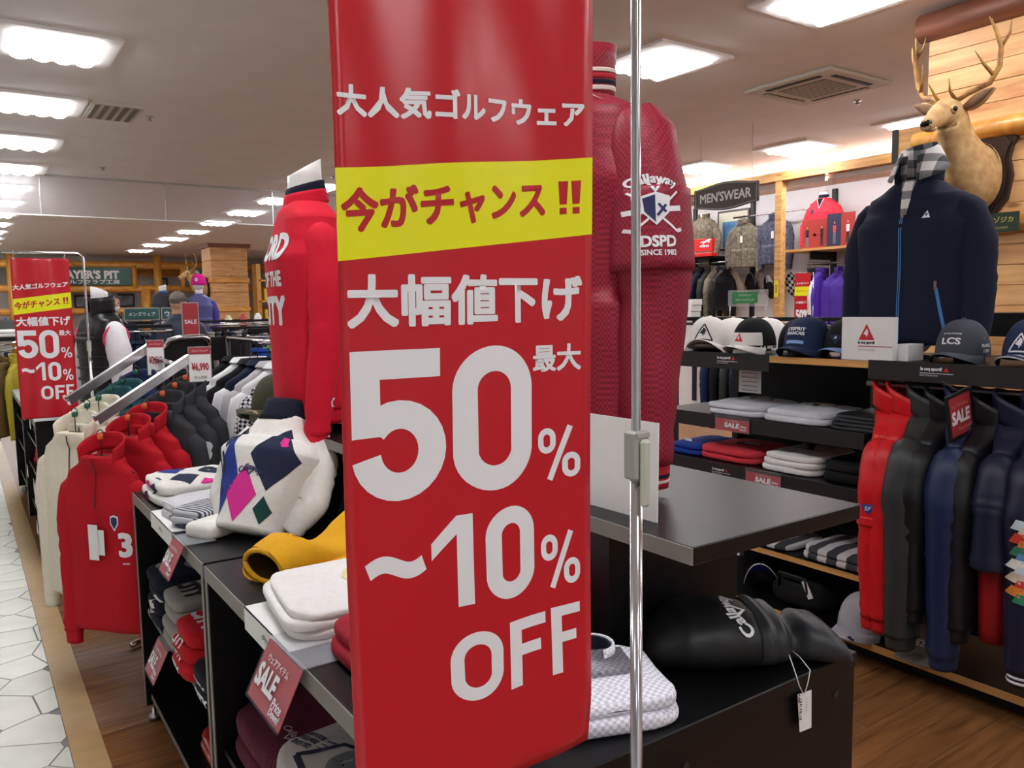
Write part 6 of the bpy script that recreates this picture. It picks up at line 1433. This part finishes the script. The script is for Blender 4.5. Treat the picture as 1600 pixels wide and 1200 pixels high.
row('black rail with coloured shirts behind the red sweater mannequin', 6.0, 1.75, 2.75, 1.36, [('black', M_bj), ('coral', M_coral), ('lime', fabric('lime_jersey', (150, 220, 40))), ('cobalt', M_cob), ('rust', fabric('rust_jersey', (170, 84, 50))), ('white', M_wj)], 3, 'the coloured rail behind the red sweater')
row('far black rail of dark jackets below the pink hatted mannequin', 14.4, 2.2, 5.6, 1.35, [('dark', M_bkn), ('navy', M_nj), ('grey', M_g2)], 2, 'the far rail below the pink hat')
row('black rail of mixed shirts standing deeper in the store', 9.0, 4.2, 6.8, 1.36, [('black', M_bj), ('navy', M_nj), ('white', M_wj), ('grey', M_g2)], 1, 'the deep rail toward the menswear wall')
row('black rail of grey and navy shirts behind the island', 6.5, 3.5, 5.1, 1.36, [('navy', M_nj), ('light grey', M_lg), ('charcoal', M_dk)], 2, 'the rail behind the island')
t = thing('display_table', 'black display table with small goods behind the customers', 'display table', (4.3, 12.5, 0)); B(3.2, 5.4, 12.2, 12.9, 1.28, 1.32).build('top', M_black, t, False, True)
for x in (3.25, 5.35): B(x-.03, x+.03, 12.25, 12.85, 0, 1.28).build('leg_panel', M_blackmat, t, False, True)
for k in range(9):
    x = 3.35+.22*k; cn = ['cream', 'red', 'white', 'pale yellow', 'green', 'rose', 'grey', 'amber', 'white and tall'][k]
    cc = [(230, 222, 190), (190, 50, 56), (236, 236, 236), (230, 224, 150), (60, 120, 90), (224, 120, 150), (150, 150, 150), (210, 160, 70), (240, 240, 240)][k]
    t = tag(MB().lathe([(.05, 0), (.055, .01), (.055, .12+.015*(k % 3)), (.03, .15+.015*(k % 3)), (.03, .17+.015*(k % 3)), (.002, .17+.015*(k % 3))], 14).build('goods_jar', mat('jar_%d' % k, cc, rough=.3), None, True), '%s small container on the far black display table' % cn, 'container'); t.location = (x, 12.4, 1.32)
# green signs and red cards on stands
def stand_sign(lab, c, w, h, txt, m, leg, rotz=0, name='aisle_sign', tm=M_print_white, catg='sign'):
    t = thing(name, lab, catg, c, rotz); B(-w/2, w/2, 0, .006, leg, leg+h).build('plate', m, t); put2d(text2d(txt, w=w*.8, bold=.015), 'lettering', tm, t, (0, -.001, leg+h*.5), (1, 0, 0), (0, 0, 1))
    for x in ((-w*.45,) if leg < .5 else (0,)): MB().tube([(x, .003, 0), (x, .003, leg)], .008, 8).build('leg', M_chrome_dull, t, True)
    B(-w/2-.012, w/2+.012, .006, .01, leg-.012, leg+h+.012).build('frame', M_plas, t)
    return t
M_dg = mat('dark_green_sign', (40, 92, 88), rough=.4)
stand_sign('dark green sign on the rear rail between the two customers', (1.84, 10.6, 1.44), .38, .13, 'メンズウェア', M_dg, .03)
stand_sign('second dark green sign on the rear rail behind the capped customer', (2.2, 10.6, 1.44), .26, .13, 'ウェア', M_dg, .03)
stand_sign('tall red sale card on a stalk beside the capped customer', (1.98, 8.75, 0), .15, .38, 'SALE', M_red_card, 1.26, name='sale_card', catg='sale card')
0 and stand_sign('yellow topped red card by the pink hatted mannequin', (2.96, 12.3, 1.7), .2, .1, 'セール', mat('mustard_card', (206, 168, 40), rough=.5), .1, name='sale_card', catg='sale card')
price_card('red price card on the coloured rail behind the red sweater', (2.42, 5.86, 1.42), .12, .13, '3,900', 0, tm=M_print_white)

# ------------------------------------------------------------------ customers and far mannequins
M_skin = mat('skin', (196, 144, 118), rough=.6); M_hair = mat('dark_hair', (36, 30, 28), rough=.7)
def person(label, loc, rotz, coat, capm, hairm, trm, mask=False):
    t = thing('person', label, 'person', loc, rotz)
    J = [(0, 0, .95), (0, .01, 1.15), (0, .0, 1.38), (0, -.01, 1.47), (0, -.02, 1.60), (.17, 0, 1.40), (.25, -.05, 1.15), (.20, -.28, 1.08), (-.17, 0, 1.40), (-.25, -.05, 1.15), (-.20, -.28, 1.08), (.1, 0, .90), (.11, -.02, .50), (.11, 0, .09), (.11, -.12, .04), (-.1, 0, .90), (-.11, -.02, .50), (-.11, 0, .09), (-.11, -.12, .04), (0, -.03, 1.70)]
    Ed = [(0, 1), (1, 2), (2, 3), (3, 4), (4, 19), (2, 5), (5, 6), (6, 7), (2, 8), (8, 9), (9, 10), (0, 11), (11, 12), (12, 13), (13, 14), (0, 15), (15, 16), (16, 17), (17, 18)]
    rad = [.13, .13, .14, .06, .085, .07, .05, .035, .07, .05, .035, .09, .065, .045, .04, .09, .065, .045, .04, .075]
    me = bpy.data.meshes.new('body'); me.from_pydata(J, Ed, []); o = bpy.data.objects.new('body', me); COL.objects.link(o); o.parent = t; me.materials.append(M_skin)
    sk = o.modifiers.new('skin', 'SKIN'); sl_ = me.skin_vertices[0].data
    for i, r in enumerate(rad): sl_[i].radius = (r, r*.9)
    sl_[0].use_root = True; sk.use_smooth_shade = True; o.modifiers.new('smooth', 'SUBSURF').levels = 2; o.modifiers['smooth'].render_levels = 2
    MB().ell((0, -.03, 1.655), (.078, .1, .115), 22, 14).build('head', M_skin, t, True)
    MB().tube([(0, -.125, 1.66), (0, -.148, 1.635), (0, -.125, 1.625)], [.008, .014, .008], 8).build('nose', M_skin, t, True)
    MB().tube([(-.025, -.118, 1.60), (0, -.126, 1.598), (.025, -.118, 1.60)], .005, 6).build('mouth', mat('lips', (150, 84, 78), rough=.5), t, True)
    for s in (-1, 1):
        MB().ell((s*.03, -.118, 1.66), (.011, .007, .006), 10, 6).build('eye', M_dark, t, True); MB().ell((s*.08, -.02, 1.65), (.01, .022, .032), 10, 8).build('ear', M_skin, t, True)
        # hand with five fingers
        hx, hy, hz = s*.2, -.29, 1.075; mb = MB().ell((hx, hy-.02, hz), (.038, .05, .016), 14, 8)
        for f in range(4): mb.tube([(hx-.024+.016*f, hy-.05, hz), (hx-.026+.0165*f, hy-.085-(.008 if f in (1, 2) else 0), hz-.006), (hx-.026+.0165*f, hy-.105-(.01 if f in (1, 2) else 0), hz-.026)], [.0085, .008, .006], 8)
        mb.tube([(hx-s*.03, hy-.01, hz), (hx-s*.055, hy-.035, hz-.004), (hx-s*.06, hy-.06, hz-.014)], [.011, .009, .006], 8); mb.build('hand', M_skin, t, True)
        MB().tube([(s*.11, .05, .05), (s*.11, -.06, .05), (s*.11, -.18, .04)], [.045, .05, .035], 12).build('shoe', M_blackmat, t, True)
        MB().tube([(s*.09, 0, .98), (s*.1, 0, .88), (s*.11, -.02, .5), (s*.11, 0, .10)], [.12, .115, .085, .075], 16).build('trouser_leg', trm, t, True)
    MB().ell((0, -.012, 1.698), (.086, .105, .088), 20, 10).build('hair', hairm, t, True)
    if mask: MB().ell((0, -.085, 1.605), (.06, .05, .045), 14, 10).build('face_mask', M_paper, t, True)
    # jacket
    rings = []
    for z, w, d in ((.84, .21, .15), (.90, .22, .16), (1.05, .23, .16), (1.25, .25, .155), (1.36, .24, .14), (1.43, .18, .11), (1.47, .11, .09), (1.53, .10, .09)):
        rings.append([(p[0]*(1+wrinkle(p, .02, 3)), p[1]*(1+wrinkle(p, .02, 3)), z) for p in supe(w, d, 32, 2.3, .005, z)])
    MB().loft(rings).build('jacket', coat, t, True)
    for s in (-1, 1): sleeve([(s*.15, 0, 1.40), (s*.21, .0, 1.36), (s*.265, -.03, 1.15), (s*.225, -.16, 1.09), (s*.20, -.26, 1.08)], [.07, .085, .078, .068, .058], 1, s, .006).build('jacket_sleeve', coat, t, True)
    if capm:
        rg = [[(.092*cos(a_)**.8*cos(2*pi*j/28), -.02+.112*cos(a_)**.8*sin(2*pi*j/28), 1.685+.09*sin(a_)) for j in range(28)] for a_ in [pi/2*.97*i/8 for i in range(9)]]
        c = MB().loft(rg).build('cap', capm, t, True)
        MB().loft([[(x*.085, -.12-yy*(1-x*x), 1.688-.012*x*x-zz) for x in [-1+2*i/12 for i in range(13)]] for yy, zz in ((-.03, 0), (.07, .008), (.07, .012), (-.03, .006))], False, False).build('cap_brim', capm, c, True)
    return t
M_down = nylon('navy_down', (34, 42, 64), rough=.5)
person('person in a grey cap and navy padded jacket bending over the racks', (2.02, 9.5, 0), 150, M_down, fabric('grey_olive_cap', (104, 104, 92)), mat('grey_hair', (120, 112, 104), rough=.8), M_bkn)
person('person in a dark navy coat wearing a white face mask', (1.42, 10.05, 0), 20, M_nj, None, M_hair, M_bkn, True)
def far_mann(lab, loc, rotz, m, sl, hat=None, neckm=None, seed=1):
    t = thing('mannequin', lab, 'mannequin', loc, rotz); R = make_garment(t, dict(P2, L=.62), dict(body=m, sleeve=sl, collar=neckm or m, cuff=sl), seed=seed); neck_part(t, .62, .055, .10)
    if hat: MB().ell((0, 0, .80), (.085, .1, .125), 18, 12).build('head', M_manneq, t, True); MB().lathe([(.108, .77), (.112, .80), (.108, .83), (.100, .89), (.07, .935), (.02, .95), (.002, .95)], 22).build('knit_hat', hat, t, True); B(-.02, .02, -.116, -.112, .83, .88).build('hat_tag', M_paper, t)
    return t
far_mann('mannequin in a purple jacket with a bright pink knit hat', (3.16, 13.3, 1.20), -30, nylon('slate_purple', (92, 92, 150)), nylon('violet', (62, 44, 140)), fabric('hot_pink_knit', (230, 30, 150)), seed=4)
far_mann('mannequin in a dark jacket with a blue scarf collar', (2.62, 13.3, 1.24), -70, fabric('dark_marl', (58, 58, 66)), fabric('dark_marl2', (48, 50, 56)), None, fabric('blue_scarf', (80, 110, 170)), seed=6)
for (x, lab) in ((2.62, 'dark pedestal under the scarf collared mannequin'), (3.16, 'dark pedestal under the pink hatted mannequin')):
    tag(B(-.18, .18, -.16, .16, 0, 1.24 if x < 3 else 1.20, c=.004).build('pedestal', M_black), lab, 'pedestal').location = (x, 13.3, 0)

# ------------------------------------------------------------------ log frame and far wall
t = sempty('trim_3', (4.0, 26.6, 0))
def logh(x0, x1, z, r=.11): MB().tube([(x0, 26.6, z), (x1, 26.6, z)], r, 12).build('log', M_log, t, True, True)
def logv(x, z0, z1, r=.12): MB().tube([(x, 26.55, z0), (x, 26.55, z1)], r, 12).build('log_post', M_log_v, t, True, True)
logh(-2, 9, 2.98); logh(-2, 9, 2.28); logh(-2, 9, 1.62, .1)
for x in (1.30, 5.12, 8.6): logv(x, 0, CEIL)
for x in (4.45, 5.85, 7.6): logv(x, 2.28, 2.98, .08)
for x in (4.75, 2.3, 7.0): logv(x, 0, 2.28, .14)
def big_sign(lab, x0, x1, z0, z1, m, txts):
    t = thing('shop_sign', lab, 'sign', ((x0+x1)/2, 26.45, z0)); w = (x1-x0)/2; B(-w, w, 0, .04, 0, z1-z0).build('board', m, t)
    for (s, ww, hh, x, z, b) in txts: put2d(text2d(s, w=ww, h=hh, bold=b), 'lettering', M_print_white, t, (x, -.003, z), (1, 0, 0), (0, 0, 1))
big_sign("green shop sign with white lettering PLAYER'S PIT on the log frame", 1.5, 4.36, 2.38, 2.90, mat('forest_green', (44, 88, 76), rough=.4, var=.15, vscale=2), [("PLAYER'S PIT", 1.7, .26, .25, .31, .05), ('ゴルフクラブ工房', 1.5, .13, .35, .10, .02)])
big_sign('green shop sign with large white letters beside the far column', 5.95, 7.5, 2.38, 2.90, mat('teal_green', (40, 100, 100), rough=.4), [('PAW', 1.1, .44, -.1, .26, .04)])
M_fr = mat('frame_dark', (50, 40, 40), rough=.5)
for (x, z, w, h) in ((3.2, 1.72, .5, .4), (5.5, 2.36, .34, .3), (4.2, 1.75, .9, .4), (5.9, 1.8, .6, .3), (2.5, 1.1, .5, .45), (4.0, 1.05, .5, .4)):
    t = thing('framed_picture', 'dark framed picture on the white wall behind the logs', 'picture', (x, 27.9, z), 0, 'framed pictures behind the logs'); B(-w/2, w/2, 0, .04, 0, h).build('frame', M_fr, t); B(-w/2+.05, w/2-.05, -.01, 0, .05, h-.05).build('print', mat('print_pale', (196, 206, 214), rough=.6, col2=(90, 120, 150), vscale=4), t)
B(4.0, 6.9, 27.92, 27.99, 2.7, 3.2).build('wood_panel', M_log, bpy.data.objects['trim_3'], False, True)
# far plank column with its own deer
t = sempty('trim_4', (5.9, 21.9, 0)); M_colf = wood('far_column_wood', (190, 134, 80), (226, 176, 116), axis=(1, 10, 10), rough=.5)
for k in range(8): B(5.43, 6.37, 21.5, 22.4, .41*k+.003, .41*k+.407, c=.008).build('plank_block', M_colf, t, False, True)
B(5.36, 6.44, 21.42, 22.48, 3.2, CEIL).build('cap_board', M_trim, t, False, True)
for z in (2.35, 1.6): B(5.40, 6.40, 21.46, 22.44, z-.06, z+.06, c=.02).build('band_log', M_log, t, False, True)
make_deer('mounted deer head with antlers on the far plank column', (5.40, 21.9, 2.15), -78, 1.15)
# far yellow displays right of the far column
t = thing('display_shelf', 'tall wooden shelf with yellow packages beyond the far column', 'display shelf', (7.9, 23.5, 0))
for z in (.6, 1.2, 1.8, 2.4): B(7.2, 8.6, 23.3, 23.7, z, z+.05).build('shelf', M_log, t, False, True)
for x in (7.2, 8.6): B(x-.06, x+.06, 23.3, 23.7, 0, 2.9).build('upright', M_log_v, t, False, True)
for k in range(6):
    tag(B(-.14, .14, -.1, .1, 0, .34, c=.005).build('package', mat('package_%d' % (k % 3), [(226, 196, 60), (230, 226, 200), (90, 150, 110)][k % 3], rough=.5)), ['yellow package on the tall wooden shelf', 'cream package on the tall wooden shelf', 'green package on the tall wooden shelf'][k % 3], 'package', ['yellow packages', 'cream packages', 'green packages'][k % 3]).location = (7.5+.38*(k % 3), 23.45, (1.25, 1.85)[k//3])
